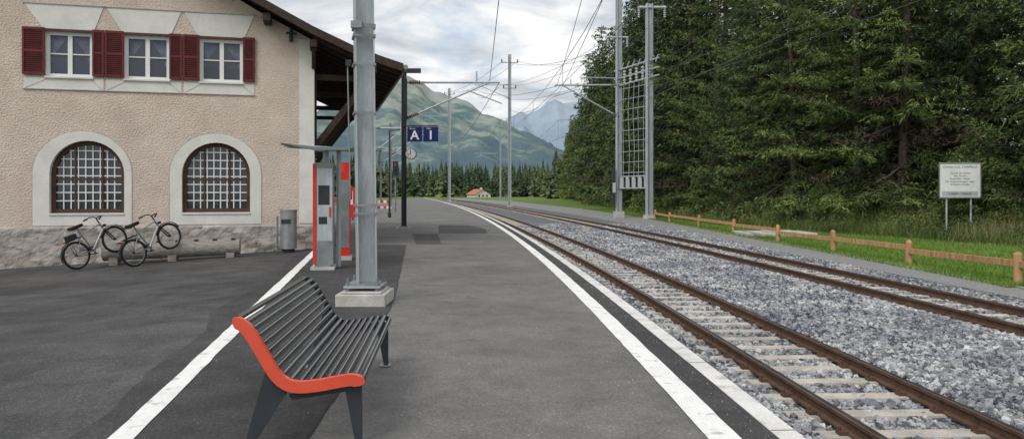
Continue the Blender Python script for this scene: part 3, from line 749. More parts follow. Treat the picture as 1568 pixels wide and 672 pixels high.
# ------------------------------------------------------------------ bicycles
def bike(name,rear,front,basket=False):
    rear=Vector(rear);front=Vector(front)
    mb=MB(); wb=1.05; r=.34; frame='bframe'
    for x in(0,wb):
        mb.torus((x,0,0),(0,1,0),r-.024,.027,'rubber',40,8); mb.torus((x,0,0),(0,1,0),r-.055,.010,'silver',36,6)
        mb.cyl((x,-.04,0),(x,.04,0),.026,'rubber',n=8)
        for i in range(18):
            a=2*math.pi*i/18; mb.cyl((x,(-1)**i*.025,0),(x+(r-.06)*math.cos(a),0,(r-.06)*math.sin(a)),.0022,'silver',n=4,cap=False)
        pts=[(x+(r+.028)*math.cos(a),0,(r+.028)*math.sin(a)) for a in np.linspace(.7 if x==0 else .3,3.3 if x==0 else 2.7,12)]
        for p,q in zip(pts[:-1],pts[1:]): mb.beam(p,q,.055,.008,'black')
    BBk=(.43,0,-.05); st=(.27,0,.52); ht=(.83,0,.50); hb=(.87,0,.36)
    for p,q,rr in((st,BBk,.022),(BBk,hb,.026),(ht,(.30,0,.42),.021),(ht,hb,.025),((.25,0,.60),st,.016)): mb.cyl(p,q,rr,frame,n=8)
    for s_ in(-1,1):
        mb.cyl((0,s_*.055,0),(.29,s_*.02,.44),.011,frame,n=6); mb.cyl((0,s_*.055,0),(.43,s_*.03,-.05),.013,frame,n=6)
        mb.cyl((wb,s_*.055,0),(.88,s_*.045,.34),.016,'black',n=6)
        mb.cyl((.43,s_*.05,-.05),(.43+s_*.12,s_*.09,-.05-s_*.12),.011,'silver',n=6); mb.box((.43+s_*.12,s_*.14,-.05-s_*.12),(.09,.09,.02),'rubber')
        mb.cyl((0,s_*.06,.02),(-.05,s_*.06,.37),.006,'black',n=5); 
        mb.path([(.80,0,.66),(.82,s_*.12,.69),(.80,s_*.24,.70),(.70,s_*.31,.67)],.014,'black',8)
        mb.cyl((.75,s_*.27,.685),(.66,s_*.325,.66),.02,'rubber',n=8)
    mb.cyl(ht,(.80,0,.66),.017,'black',n=8)
    mb.torus((.43,.045,-.05),(0,1,0),.085,.009,'black',20,5)
    mb.beam((.34,.045,.03),(0,.045,.03),.008,.014,'black'); mb.beam((.40,.045,-.135),(0,.045,-.03),.008,.014,'black')
    mb.prism([(.08,-.09),(.12,-.11),(.25,-.07),(.40,-.025),(.43,0),(.40,.025),(.25,.07),(.12,.11),(.08,.09)],lambda u,v,t:(u,v,.60+.07*t),'rubber')
    mb.bb(-.17,.24,-.06,-.05,.37,.39,'black'); mb.bb(-.17,.24,.05,.06,.37,.39,'black')
    for x in(-.16,-.05,.06,.17): mb.bb(x,x+.012,-.05,.05,.372,.386,'black')
    mb.box((-.22,0,.30),(.02,.05,.05),'red2'); mb.box((.93,0,.42),(.06,.06,.06),'black'); mb.cyl((.30,0,.1),(.36,0,-.02),.035,'black')
    if basket: mb.box((.03,0,.45),(.22,.16,.12),'black')
    o=mb.obj(name)
    d=front-rear; yaw=math.atan2(d.y,d.x); pitch=-math.atan2(d.z,math.hypot(d.x,d.y))
    o.rotation_mode='XYZ'
    o.matrix_world=Matrix.Translation(rear)@Matrix.Rotation(yaw,4,'Z')@Matrix.Rotation(pitch,4,'Y')@Matrix.Rotation(math.radians(-6),4,'X')
    return o
bike('bicycle',(-10.53,18.0,.085),(-10.10,18.85,.41),basket=True)
bike('bicycle',(-9.24,18.2,.13),(-8.82,19.0,.46))
a=Vector((-10.45,19.05,.08)); b=Vector((-7.25,19.85,.17))
mb=MB(); mb.cyl(a,b,.23,'oldwood',r2=.21,n=16); 
d=(b-a).normalized(); nn_=Vector((d.y,-d.x,0))
for t in np.linspace(.12,.95,7):
    c=a+(b-a)*t; mb.box(c+Vector((0,0,.20))+nn_*.05,(.10,.12,.06),'dkwood',rz=math.atan2(d.y,d.x))
for t in(.08,.5,.93):
    c=a+(b-a)*t; mb.box((c.x,c.y,c.z-.27),(.2,.36,.25),'oldwood',rz=math.atan2(d.y,d.x))
mb.obj('log_bicycle_rack')
mb=MB(); mb.cyl((-6.17,20.55,.06),(-6.17,20.55,1.08),.225,'tin',n=28); mb.cyl((-6.17,20.55,1.08),(-6.17,20.55,1.13),.235,'galvd',n=28); mb.cyl((-6.17,20.55,-.02),(-6.17,20.55,.06),.17,'black',n=20)
mb.torus((-6.17,20.55,.9),(0,0,1),.228,.008,'galvd',28,6); mb.bb(-6.3,-6.04,20.31,20.33,.75,.87,'black'); mb.cyl((-6.5,20.62,0),(-6.5,20.62,.95),.03,'galvd'); mb.obj('litter_bin')
# ------------------------------------------------------------------ ticket machine shelter
E=empty('ticket_machine',(-3.95,15.8,0),math.radians(10))
mb=MB()
mb.bb(-.17,.17,-.35,.15,.10,2.22,'galvd'); mb.bb(-.24,-.172,-.36,.16,.12,2.20,'red2'); mb.bb(-.15,.15,-.353,-.351,.6,2.1,'galv')
mb.bb(-.13,.1,-.358,-.3535,1.35,1.75,'black'); mb.bb(-.12,.05,-.358,-.3535,.95,1.1,'black'); mb.bb(.09,.13,-.362,-.354,1.1,1.3,'red2')
mb.obj('cabinet',E)
mb=MB(); mb.bb(-.28,.2,-.45,.25,0,.06,'conc'); mb.bb(-.2,.12,-.38,.15,.06,.10,'galvd'); mb.cyl((.0,.0,2.2),(.0,.0,2.50),.06,'galv'); mb.cyl((.25,.3,0),(.25,.3,2.5),.05,'galv'); mb.obj('foot_and_post',E)
mb=MB(); mb.prism([(-.90,2.61),(-.2,2.46),(.45,2.47),(.70,2.55),(.45,2.53),(-.2,2.53)],lambda u,v,t:(u,-.7+1.5*t,v+.05*t),'canopy')
for y in(-.5,0,.5): mb.beam((-.85,y,2.585),(.65,y,2.50),.03,.03,'galv')
mb.obj('canopy',E)
E=empty('ticket_machine',(-4.15,17.9,0),math.radians(10))
mb=MB(); mb.bb(-.02,.26,-.3,.1,.1,2.1,'red2'); mb.bb(.0,.24,-.303,-.3005,.3,1.9,'galvd'); mb.cyl((.12,-.1,1.6),(.30,-.1,1.6),.17,'red2',n=20); mb.bb(-.05,.3,-.35,.15,0,.1,'conc'); mb.cyl((.12,-.1,2.1),(.12,-.1,2.32),.16,'red2',n=20)
mb.obj('cabinet',E)
# ------------------------------------------------------------------ bench
E=empty('platform_bench',(-.93,4.68,0),math.atan(.088))
prof=[(0.0,.405),(.02,.435),(.07,.452),(.16,.440),(.28,.418),(.40,.408),(.47,.425),(.525,.475),(.57,.55),(.62,.64),(.67,.725),(.715,.785),(.76,.815),(.80,.82)]
def smooth(P,it=2):
    for _ in range(it):
        Q=[P[0]]
        for a,b in zip(P[:-1],P[1:]): Q+= [(a[0]*.75+b[0]*.25,a[1]*.75+b[1]*.25),(a[0]*.25+b[0]*.75,a[1]*.25+b[1]*.75)]
        Q.append(P[-1]); P=Q
    return P
ps=smooth(prof,2)
Ls=[0]
for a,b in zip(ps[:-1],ps[1:]): Ls.append(Ls[-1]+math.dist(a,b))
LB=2.28
mb=MB(); ns=18
for i in range(ns):
    s_=.02+(Ls[-1]-.04)*i/(ns-1)
    d=np.interp(s_,Ls,[p[0] for p in ps]); z=np.interp(s_,Ls,[p[1] for p in ps])
    d2=np.interp(s_+.01,Ls,[p[0] for p in ps]); z2=np.interp(s_+.01,Ls,[p[1] for p in ps]); d1=np.interp(s_-.01,Ls,[p[0] for p in ps]); z1=np.interp(s_-.01,Ls,[p[1] for p in ps])
    t=Vector((-(d2-d1),0,z2-z1)).normalized(); nrm=Vector((t.z,0,-t.x)); 
    if nrm.z<0: nrm=-nrm
    c=Vector((-d,0,z))
    m=14; vs=[]
    for yv in(.035,LB-.02):
        for j in range(m):
            a=2*math.pi*j/m; ca,sa=math.cos(a),math.sin(a)
            ex=math.copysign(abs(ca)**.8,ca)*.0195; ez=math.copysign(abs(sa)**.8,sa)*.017
            vs.append(c+t*ex+nrm*ez+Vector((0,yv,0)))
    mb.add(vs,[(j,(j+1)%m,m+(j+1)%m,m+j) for j in range(m)],'slat',True)
mb.obj('slats',E)
def ribbon(P,th):
    out=[]
    for i,p in enumerate(P):
        a=P[max(0,i-1)];b=P[min(len(P)-1,i+1)]; dx,dz=b[0]-a[0],b[1]-a[1]; l=math.hypot(dx,dz)
        nx_,nz_=dz/l,-dx/l
        f=min(1,.35+i/6,.35+(len(P)-1-i)/6)
        out.append((p[0]+nx_*th*f,p[1]+nz_*th*f))
    return out
up=ribbon(ps,-.014); dn=ribbon(ps,.058)
poly=up+dn[::-1]
mb=MB(); mb.prism([(-u,v) for u,v in poly],lambda u,v,t:(u,-.012+.045*t,v),'red'); o=mb.obj('side_panel',E)
bv=o.modifiers.new('b','BEVEL'); bv.width=.008; bv.segments=3; bv.limit_method='ANGLE'; bv.angle_limit=math.radians(50)
mb=MB(); dn2=ribbon(ps,.03); mb.prism([(-u,v) for u,v in up+dn2[::-1]],lambda u,v,t:(u,LB-.02+.03*t,v),'bleg'); 
mb.obj('side_panel_back',E)
mb=MB()
for y0 in(.035,LB-.10):
    P1=[(.40,.375),(.47,.37),(.705,0),(.75,0),(.60,.535),(.565,.53),(.52,.455),(.47,.405)]
    P2=[(.02,.40),(.08,.41),(.40,.375),(.47,.33),(.45,.30),(.12,.345),(.055,0),(.018,0)]
    for P in(P1,P2): mb.prism([(-u,v) for u,v in P],lambda u,v,t:(u,y0+(.003 if P is P1 else 0)+.04*t,v),'bleg')
    for d in(.73,.045): mb.box((-d,y0+.02,.012),(.10,.09,.012),'galvd')
mb.bb(-.30,-.26,.08,LB-.1,.33,.37,'bleg')
mb.obj('legs',E)
# ------------------------------------------------------------------ masts
def hbeam(mb,x,y,z0,z1,w,k,rz=0,tf=.02,lean=0):
    R=Matrix.Rotation(rz,3,'Z'); zc=(z0+z1)/2; h=z1-z0
    Rl=Matrix.Rotation(lean,3,'Y')
    for s_ in(-1,1):
        c=Rl@R@Vector((s_*(w/2-tf/2),0,zc-z0)); mb.box((x+c.x,y+c.y,z0+c.z),(tf,w,h),k,R=Rl@R)
    c=Rl@Vector((0,0,zc-z0)); mb.box((x+c.x,y+c.y,z0+c.z),(w-2*tf,tf*.8,h),k,R=Rl@R)
def insul(mb,p,q,k='insul',r=.05,n=7):
    p=Vector(p);q=Vector(q)
    for i in range(n):
        c=p+(q-p)*(i+.5)/n; d=(q-p).normalized()*(q-p).length/n*.25; mb.cyl(c-d,c+d,r,k,n=10)
    mb.cyl(p,q,r*.45,k,n=8)
mx,my=-2.12,10.85
E=empty('catenary_mast')
mb=MB()
lean=-.011
hbeam(mb,mx,my,.30,11,.28,'galv',rz=math.radians(16),tf=.022,lean=lean)
mb.obj('column',E)
mb=MB()
mb.bb(mx-.36,mx+.34,my-.42,my+.38,-.3,.17,'conc'); mb.bb(mx-.30,mx+.28,my-.36,my+.32,.171,.20,'conc')
o=mb.obj('foundation',E); bv=o.modifiers.new('b','BEVEL'); bv.width=.02; bv.segments=2
mb=MB()
mb.bb(mx-.27,mx+.25,my-.30,my+.27,.245,.275,'galv'); mb.bb(mx-.24,mx+.22,my-.27,my+.24,.276,.30,'galvd')
for sx in(-.22,.2):
    for sy in(-.25,.22):
        mb.cyl((mx+sx,my+sy,.19),(mx+sx,my+sy,.38),.018,'galvd',n=8); mb.cyl((mx+sx,my+sy,.275),(mx+sx,my+sy,.31),.036,'galvd',n=6,smooth=False); mb.cyl((mx+sx,my+sy,.205),(mx+sx,my+sy,.243),.036,'galvd',n=6,smooth=False)
def band(z,h,k='galvd',ex=.0):
    l=math.sin(lean)*z
    R=Matrix.Rotation(math.radians(16),3,'Z')
    for s_ in(-1,1):
        c=R@Vector((s_*(.152+ex),0,0)); mb.box((mx+l+c.x,my+c.y,z),(.016,.31,h),k,R=R)
        c=R@Vector((0,s_*(.152+ex),0)); mb.box((mx+l+c.x,my+c.y,z),(.32,.014,h),k,R=R)
for z in(1.30,1.42,2.75,3.45): band(z,.035)
band(4.0,.06); band(3.86,.04)
mb.cyl((mx-.20,my-.17,1.5),(mx-.24,my-.17,3.5),.010,'galvd'); mb.box((mx-.22,my-.2,3.45),(.07,.07,.09),'black'); mb.box((mx-.1,my-.2,4.0),(.16,.08,.10),'galvd')
mb.obj('clamps',E)
E=empty('platform_information_mast')
px_,py_=-4.82,33.2
mb=MB(); hbeam(mb,px_,py_,.08,7.05,.22,'black',rz=.2); mb.bb(px_-.3,px_+.3,py_-.3,py_+.3,0,.08,'conc'); mb.box((px_,py_,.10),(.36,.36,.04),'galvd')
mb.bb(px_-.0,px_+.75,py_-.1,py_+.1,6.93,7.12,'black')
mb.obj('column',E)
mb=MB()
mb.box((px_+.1+.40,py_-.12,4.19),(.66,.06,.66),'blue'); mb.box((px_+.1+1.11,py_-.12,4.19),(.66,.06,.66),'blue')
mb.bb(px_-.1,px_+1.5,py_-.07,py_-.03,4.55,4.6,'black')
mb.obj('platform_signs',E)
for xx,t in((.50,'A'),(1.21,'1')):
    o=text(t,.56,(px_+xx,py_-.154,4.13),(math.pi/2,0,0),'signw',E); o.data.offset=.010
text('Sector',.10,(px_+.4,py_-.154,4.44),(math.pi/2,0,0),'signw',E); text('Gleis',.10,(px_+1.12,py_-.154,4.44),(math.pi/2,0,0),'signw',E)
mb=MB(); cx_=px_+.32; cz_=3.32
mb.cyl((cx_,py_-.12,cz_),(cx_,py_+.0,cz_),.25,'black',n=32); mb.cyl((cx_,py_-.125,cz_),(cx_,py_-.119,cz_),.225,'signw',n=32)
for i in range(12):
    a=math.pi*i/6; mb.beam((cx_+.15*math.sin(a),py_-.130,cz_+.15*math.cos(a)),(cx_+.2*math.sin(a),py_-.130,cz_+.2*math.cos(a)),.03,.006,'ink')
mb.beam((cx_,py_-.135,cz_),(cx_+.0,py_-.135,cz_+.17),.03,.008,'ink'); mb.beam((cx_,py_-.135,cz_),(cx_-.12,py_-.135,cz_-.02),.03,.01,'ink'); mb.beam((px_,py_,cz_+.1),(cx_,py_,cz_+.1),.04,.04,'black')
mb.obj('station_clock',E)
def canti(mb,x,y,z,x2,k='galv',r=.05,drop=1.5,back=0):
    mb.cyl((x,y,z),(x2,y,z),r,k,n=8)
    s_=1 if x2>x else -1; L=abs(x2-x)
    mb.cyl((x,y,z-drop),(x2-s_*.12*L,y,z-.02),r*.8,k,n=8)
    mb.cyl((x2-s_*.35*L,y,z-.35),(x2+s_*.1,y,z-.95),r*.6,k,n=6)
    insul(mb,(x,y,z-drop),(x+s_*.5,y,z-drop*(1-.5/(.88*L))),'brown',.09,6); insul(mb,(x+s_*.1,y,z),(x+s_*.6,y,z),'brown',.09,6)
    mb.cyl((x2-s_*.25*L,y,z),(x2-s_*.25*L,y,z+.5),r*.6,k,n=6)
E=empty('catenary_cantilever'); mb=MB(); canti(mb,px_+.1,py_+.3,6.55,-.55,drop=1.6); mb.bb(px_-.1,px_+.1,py_+.11,py_+.35,4.85,6.7,'black'); mb.obj('cantilever_arm',E)
E=empty('catenary_tensioning_mast')
A=(8.75,61.0);Bp=(10.62,57.6)
mb=MB()
hbeam(mb,A[0],A[1],-.1,18.5,.42,'galv',rz=.2,tf=.04); hbeam(mb,Bp[0],Bp[1],-.3,16.2,.46,'galv',rz=.2,tf=.04)
mb.obj('columns',E)
mb=MB(); mb.box((A[0],A[1],-.25),(.8,.8,.6),'conc'); mb.box((Bp[0],Bp[1],-.38),(.85,.85,.5),'conc'); mb.obj('foundations',E)
mb=MB()
def lerp(a,b,t): return a+(b-a)*t
def AB(t,z): return (lerp(A[0],Bp[0],t),lerp(A[1],Bp[1],t),z)
for z in list(np.arange(3.2,10.2,.85)): mb.cyl(AB(.05,z),AB(.95,z),.028,'galv',n=5)
for i,t in enumerate((.16,.34,.5,.66,.84)):
    mb.path([AB(t,2.7),AB(t+.03*math.sin(i),5),AB(t-.02,8),AB(t+.02,10.4)],.022,'galv',5)
for t in(.1,.3,.5,.7,.9):
    mb.bb(AB(t,0)[0]-.14,AB(t,0)[0]+.14,AB(t,0)[1]-.1,AB(t,0)[1]+.1,1.95,2.85,'insul')
mb.cyl(AB(0,2.9),AB(1,2.9),.05,'galv'); mb.cyl(AB(0,1.95),AB(1,1.95),.05,'galv')
mb.obj('tension_weights',E)
mb=MB()
for z in(10.3,10.9,11.6): mb.cyl(AB(-.15,z),AB(1.3,z+.25),.07,'galv',n=8)
for t in np.linspace(0,1,6): insul(mb,AB(t,10.35),AB(t,11.5),'insul',.13,5)
for t in np.linspace(-.1,1.2,8): mb.cyl(AB(t,11.6),AB(t+.08,12.1),.06,'galv',n=6)
mb.cyl((Bp[0]-.9,Bp[1],15.9),(Bp[0]+1.3,Bp[1],15.9),.12,'galv'); mb.cyl((A[0]-1,A[1],14.3),(A[0]+.8,A[1],14.3),.09,'galv')
for x in(-.8,1.2): insul(mb,(Bp[0]+x,Bp[1],15.9),(Bp[0]+x,Bp[1],15.1),'insul',.1,5)
for x in(-.9,.7): insul(mb,(A[0]+x,A[1],14.3),(A[0]+x,A[1],13.5),'insul',.1,5)
canti(mb,A[0],A[1],10.4,3.5,drop=2.6,r=.07)
mb.cyl((A[0],A[1]-.3,10.9),(5.5,A[1]-.3,11.0),.04,'galv',n=6)
mb.bb(A[0]-.55,A[0]-.3,A[1]-.3,A[1]+.1,1.6,2.4,'insul'); mb.bb(A[0]-.55,A[0]-.35,A[1]-.29,A[1]+.09,.6,3.6,'black')
mb.obj('crossarms_and_insulators',E)
def fmast(x,y,zt,w,armsz,right=None,z0=-.5,k='galv'):
    E=empty('catenary_mast'); mb=MB(); hbeam(mb,x,y,z0,zt,w,k,rz=.1,tf=w*.12); mb.box((x,y,z0),(w*2,w*2,.4),'conc'); mb.obj('column',E)
    mb=MB()
    for z,l in armsz:
        mb.cyl((x-l,y,z),(x+l,y,z),.06,'galvd',n=6)
        for s_ in(-1,1): insul(mb,(x+s_*l*.9,y,z),(x+s_*l*.9,y,z+.5),'brown',.1,4)
    if right is not None: canti(mb,x,y,right[1],right[0],drop=2,r=.06)
    mb.obj('arms',E)
fmast(-.35,110,22,.45,[(20.8,1.3),(17,1.0)],(-5.6,17.5))
fmast(-14.3,170,25.4,.6,[(24,1.2)],(-20,19))
fmast(-2.5,160,15,.35,[],(-8,10))
for (px,Yv,zt,dx) in[(598,75,8.6,3.5),(583,105,9,4),(606,140,10,4.5),(571,60,8,3)]:
    x=(px-784)/1140*Yv; fmast(x,Yv,zt,.2,[],(x+dx,zt-1.2),0,'galvd')
def lamp(x,y,h):
    mb=MB(); mb.cyl((x,y,0),(x,y,h),.07,'black',r2=.045); mb.cyl((x,y,h),(x+.9,y,h+.05),.035,'black'); mb.box((x+1.0,y,h+.05),(.6,.2,.07),'galv'); mb.cyl((x,y,0),(x,y,.3),.11,'black'); mb.obj('platform_lamp')
lamp(-7.9,48,5.6); lamp(-13.2,72,5.6)
mb=MB(); sx,sy=-9.7,62; mb.cyl((sx,sy,0),(sx,sy,4.2),.06,'galvd'); mb.bb(sx-.22,sx+.22,sy-.1,sy+.1,3.0,4.2,'black')
for z,k in((3.9,'red2'),(3.55,'black'),(3.25,'black')): mb.cyl((sx,sy-.17,z),(sx,sy-.1,z),.09,k,n=14)
mb.obj('railway_signal')
E=empty('overhead_wires'); mb=MB()
for oo in(2.22,7.0):
    sup=[-12,20,60,105,160,230]
    pts=[off(y,oo,6.0) for y in np.arange(-12,230,4)]
    mb.path(pts,.012,'wire',4)
    ms=[]
    for a,b in zip(sup[:-1],sup[1:]):
        for t in np.linspace(0,1,9)[:-1]:
            y=a+(b-a)*t; ms.append(off(y,oo,7.5-1.0*4*t*(1-t)))
    mb.path(ms,.012,'wire',4)
    for p in ms[::2]:
        mb.cyl(p,(p[0],p[1],6.0),.007,'wire',n=4,cap=False)
def cat(p,q,sag=.5,r=.014,n=14):
    p=Vector(p);q=Vector(q); pts=[p+(q-p)*t-Vector((0,0,4*sag*t*(1-t))) for t in np.linspace(0,1,n)]; mb.path(pts,r,'wire',4)
cat((A[0]-.9,A[1],13.5),(6.2,-8,14.0),1.2); cat((A[0]+.7,A[1],13.5),(9.2,-8,14.0),1.2)
cat((Bp[0]+1.2,Bp[1],15.1),(13.5,-8,15),1.2); cat((Bp[0]-.8,Bp[1],15.1),(11,-8,15),1.2)
cat((11.3,57.5,9.9),(15.5,16,8.2),.3,.014); cat((11.3,57.5,10.9),(14.6,16,9.6),.4,.014); cat((11.0,57.5,11.5),(13.2,10,11.5),.5,.014)
for a_,b_ in(((A[0]-.9,A[1],13.5),(-1.4,110,21)),((A[0]+.7,A[1],13.5),(.8,110,21)),((Bp[0]-.8,Bp[1],15.1),(-1.2,110,17.4)),((Bp[0]+1.2,Bp[1],15.1),(.6,110,17.4)),((A[0],A[1],11.7),(-1.2,110,15.5)),((3.6,61,9.6),(-.5,110,14))): cat(a_,b_,1.0,.02)
cat((-1.4,110,21),(-15.3,170,24.4),1,.03); cat((.8,110,21),(-13.2,170,24.4),1,.03); cat((3.6,61,10.3),(-5.5,110,16.8),.8,.02)
cat((-.6,33.3,6.3),(-5.6,110,16.8),.8,.015); cat((-.6,33.5,6.5),(-9,105,8),.8,.015); cat((3.6,61,10.2),(2.0,-6,10.5),.8,.014); cat((3.7,61,9.5),(3.2,-6,9.6),.6,.014)
cat((mx+.05,my-.2,6.8),(-3.0,16,3.0),.02,.008); cat((1.0,-6,9),(-1.0,33.3,6.6),.4,.012)
mb.obj('wires',E)
# ------------------------------------------------------------------ fence
E=empty('wooden_fence'); mb=MB()
P=[(11.35,11.8),(11.22,16.5),(11.3,21.2),(11.15,25.8),(11.05,30.9),(11.1,37.3),(10.95,43.6),(10.8,51.0),(10.85,56.4)]
random.seed(3)
for x,y in P:
    t=random.uniform(-.03,.03); z0=-.6; h=.28+random.uniform(-.03,.03)
    mb.cyl((x,y,z0),(x+t,y,h-.06),.095,'fwood',n=10,r2=.09); mb.cyl((x+t,y,h-.06),(x+t,y,h),.09,'fwood',r2=.05,n=10)
    mb.cyl((x+t,y,h-.015),(x+t,y,h+.006),.06,'oldwood',r2=.045,n=10)
mb.obj('posts',E); mb=MB()
for (x0,y0),(x1,y1) in zip(P[:-1],P[1:]): mb.beam((x0,y0+.06,.02+random.uniform(-.06,.05)),(x1,y1-.06,.0+random.uniform(-.06,.05)),.10,.14,'fwood')
mb.obj('rails',E)
mb=MB(); mb.bb(10.9,14.1,34.3,36.6,-.55,-.26,'conc'); mb.bb(12.0,13.4,34.8,36.0,-.259,-.20,'conc'); o=mb.obj('concrete_slab'); bv=o.modifiers.new('b','BEVEL'); bv.width=.03
# ------------------------------------------------------------------ information board
E=empty('chapel_information_board',(19.25,32,0),math.radians(-12))
mb=MB(); mb.bb(-.78,.78,-.02,.02,1.42,2.84,'signw'); mb.bb(-.82,.82,-.035,.035,2.841,2.90,'galvd'); mb.bb(-.82,.82,-.035,.035,1.36,1.419,'galvd')
mb.bb(-.82,-.781,-.03,.03,1.42,2.84,'galvd'); mb.bb(.781,.82,-.03,.03,1.42,2.84,'galvd')
mb.bb(-.70,.70,-.026,-.021,1.46,1.66,'galv'); mb.obj('panel',E)
mb=MB(); mb.cyl((-.5,.06,-.4),(-.5,.06,2.9),.04,'galv'); mb.cyl((.45,.06,-.4),(.45,.06,2.9),.04,'galv'); mb.obj('posts',E)
text('CHASA CUL. CHAPELLA',.125,(0,-.024,2.70),(math.pi/2,0,0),'ink',E)
text('Center da cultura\nSala, Musica\nEnsembles, Teater\nFür Veranstaltungen, Lager\nGruppen, Schulen',.105,(0,-.024,2.20),(math.pi/2,0,0),'ink',E,space=1.15)
text('chapella   chapella',.12,(0,-.03,1.56),(math.pi/2,0,0),'ink',E)
# ------------------------------------------------------------------ distant house (gable towards the station)
E=empty('farm_house',(-14.2,318,0),math.radians(-62))
mb=MB(); hw_,hl=3.6,4.2
mb.bb(-hl,hl,-hw_,hw_,-.8,1.0,'winwhite')
for s_ in(-1,1): mb.add([(s_*hl,-hw_,1.0),(s_*hl,hw_,1.0),(s_*hl,0,2.9)],[(0,1,2)],'winwhite')
mb.add([(-hl-.6,-hw_-.6,.75),(hl+.6,-hw_-.6,.75),(hl+.6,0,3.15),(-hl-.6,0,3.15),(-hl-.6,hw_+.6,.75),(hl+.6,hw_+.6,.75)],[(0,1,2,3),(3,2,5,4)],'orange')
for s_ in(-1,1):
    for y_ in(-1.8,.0,1.8): mb.bb(s_*(hl+.02),s_*(hl+.04),y_-.4,y_+.4,-.2,.7,'winbrown')
mb.bb(-.4,.4,.8,1.4,2.2,3.8,'signw'); mb.obj('walls_and_roof',E)
def car(x,y,rz):
    E=empty('parked_car',(x,y,-.0),rz)
    mb=MB()
    mb.prism([(-2.1,.3),(-2.15,.75),(-2.0,.95),(-1.3,.98),(1.25,1.0),(2.0,.88),(2.15,.6),(2.1,.3)],lambda u,v,t:(u,-.85+1.7*t,v),'red2')
    mb.prism([(-1.35,.98),(-.8,1.40),(.5,1.44),(1.2,1.0)],lambda u,v,t:(u,-.72+1.44*t,v),'carglass'); mb.prism([(-.85,1.401),(-.7,1.46),(.4,1.49),(.55,1.441)],lambda u,v,t:(u,-.70+1.4*t,v),'red2')
    o=mb.obj('body',E); mb=MB()
    for a in(-1.3,1.3):
        for b in(-.8,.8): mb.cyl((a,b-.1,.32),(a,b+.1,.32),.32,'rubber',n=20); mb.cyl((a,b-.105,.32),(a,b+.105,.32),.18,'silver',n=14)
    mb.box((2.13,-.6,.7),(.05,.3,.14),'signw'); mb.box((2.13,.6,.7),(.05,.3,.14),'signw')
    mb.obj('wheels_and_lights',E)
car(-21.3,98,math.radians(20)); car(-24.5,104,math.radians(15))
for x,y in((-10.7,60.5),(-12.2,61.5)):
    mb=MB(); 
    for i in range(6):
        mb.bb(x-.75+i*.25,x-.5+i*.25,y-.02,y+.02,.75,.98,'red2' if i%2 else 'signw'); mb.bb(x-.75+i*.25,x-.5+i*.25,y-.02,y+.02,.3,.5,'signw' if i%2 else 'red2')
    for s_ in(-.7,.7): mb.bb(x+s_-.03,x+s_+.03,y-.2,y+.2,0,.06,'galvd'); mb.bb(x+s_-.025,x+s_+.025,y+.021,y+.06,.0,1.05,'galvd')
    mb.obj('construction_barrier')
mb=MB(); mb.bb(-9.9,-9.3,44,44.3,.1,1.9,'red2'); mb.bb(-9.8,-9.4,43.98,43.998,.9,1.7,'signw'); mb.bb(-9.8,-9.75,44,44.2,0,.1,'black'); mb.bb(-9.45,-9.4,44,44.2,0,.1,'black'); mb.obj('timetable_board')
# ------------------------------------------------------------------ world, sun, camera
sun_el=math.radians(48); az=math.radians(215)
w=bpy.data.worlds.new('World'); S.world=w; w.use_nodes=True; nt=w.node_tree; N=nt.nodes; L=nt.links
for n in list(N): N.remove(n)
out=N.new('ShaderNodeOutputWorld'); sky=N.new('ShaderNodeTexSky'); sky.sky_type='NISHITA'; sky.sun_disc=False; sky.sun_elevation=sun_el; sky.sun_rotation=az
b1=N.new('ShaderNodeBackground'); b1.inputs[1].default_value=.13; L.new(sky.outputs[0],b1.inputs[0])
tc=N.new('ShaderNodeTexCoord'); sp=N.new('ShaderNodeSeparateXYZ'); L.new(tc.outputs['Generated'],sp.inputs[0])
ad=N.new('ShaderNodeMath'); ad.operation='ADD'; ad.inputs[1].default_value=.16; L.new(sp.outputs[2],ad.inputs[0])
mxm=N.new('ShaderNodeMath'); mxm.operation='MAXIMUM'; mxm.inputs[1].default_value=.05; L.new(ad.outputs[0],mxm.inputs[0])
dv=[]
for i in(0,1):
    d=N.new('ShaderNodeMath'); d.operation='DIVIDE'; L.new(sp.outputs[i],d.inputs[0]); L.new(mxm.outputs[0],d.inputs[1]); dv.append(d)
cb=N.new('ShaderNodeCombineXYZ'); L.new(dv[0].outputs[0],cb.inputs[0]); L.new(dv[1].outputs[0],cb.inputs[1])
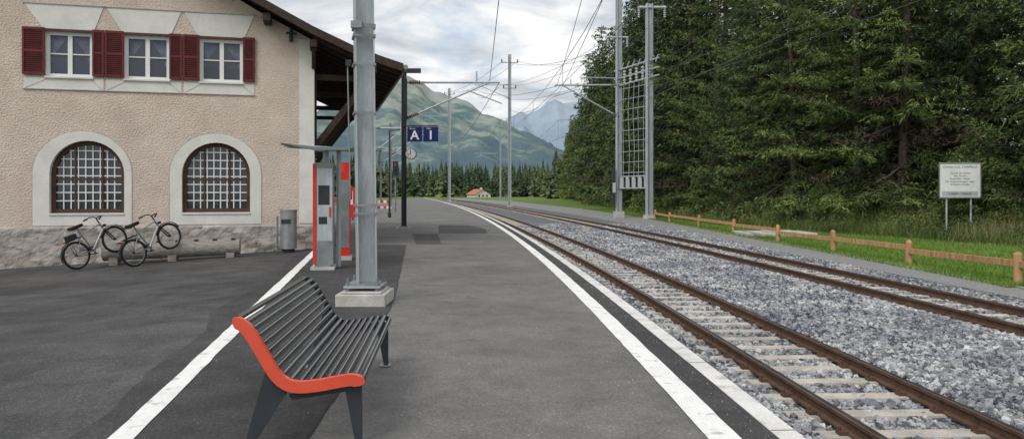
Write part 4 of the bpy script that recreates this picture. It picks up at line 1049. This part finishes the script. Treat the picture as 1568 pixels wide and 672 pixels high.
def wn(scale,off_,det=9,rough=.55):
    mp=N.new('ShaderNodeMapping'); mp.inputs['Location'].default_value=off_; L.new(cb.outputs[0],mp.inputs[0])
    n=N.new('ShaderNodeTexNoise'); n.inputs['Scale'].default_value=scale; n.inputs['Detail'].default_value=det; n.inputs['Roughness'].default_value=rough; n.inputs['Distortion'].default_value=.4
    L.new(mp.outputs[0],n.inputs['Vector']); return n
n1=wn(1.5,(3.1,1.7,0)); n2=wn(2.2,(9.3,4.1,2))
r1=N.new('ShaderNodeValToRGB'); r1.color_ramp.elements[0].position=.33; r1.color_ramp.elements[1].position=.46; r1.color_ramp.elements[0].color=(.35,.35,.35,1); L.new(n1.outputs['Fac'],r1.inputs[0])
r2=N.new('ShaderNodeValToRGB'); e=r2.color_ramp.elements; e[0].position=.36; e[0].color=(.56,.60,.66,1); e[1].position=.56; e[1].color=(1.0,1.0,1.0,1); x=e.new(.46); x.color=(.76,.79,.83,1)
L.new(n2.outputs['Fac'],r2.inputs[0])
b2=N.new('ShaderNodeBackground'); b2.inputs[1].default_value=1.0; L.new(r2.outputs[0],b2.inputs[0])
ms=N.new('ShaderNodeMixShader'); L.new(r1.outputs[0],ms.inputs[0]); L.new(b1.outputs[0],ms.inputs[1]); L.new(b2.outputs[0],ms.inputs[2]); L.new(ms.outputs[0],out.inputs[0])
sd=bpy.data.lights.new('sun','SUN'); sd.energy=1.9; sd.angle=math.radians(30); sd.color=(1,.97,.92); so=bpy.data.objects.new('sun',sd); COL.objects.link(so)
v=Vector((math.sin(az)*math.cos(sun_el),math.cos(az)*math.cos(sun_el),math.sin(sun_el))); so.rotation_euler=v.to_track_quat('Z','Y').to_euler(); so.location=(0,0,50)
cd=bpy.data.cameras.new('camera'); cam=bpy.data.objects.new('camera',cd); COL.objects.link(cam); cam.location=(0,0,1.6); cam.rotation_euler=(math.pi/2,0,0)
cd.sensor_width=36; cd.lens=36*1140/1568; cd.shift_y=-41/1568; cd.clip_end=20000; cd.clip_start=.05
S.camera=cam
S.view_settings.view_transform='Standard'; S.view_settings.look='None'; S.view_settings.exposure=0
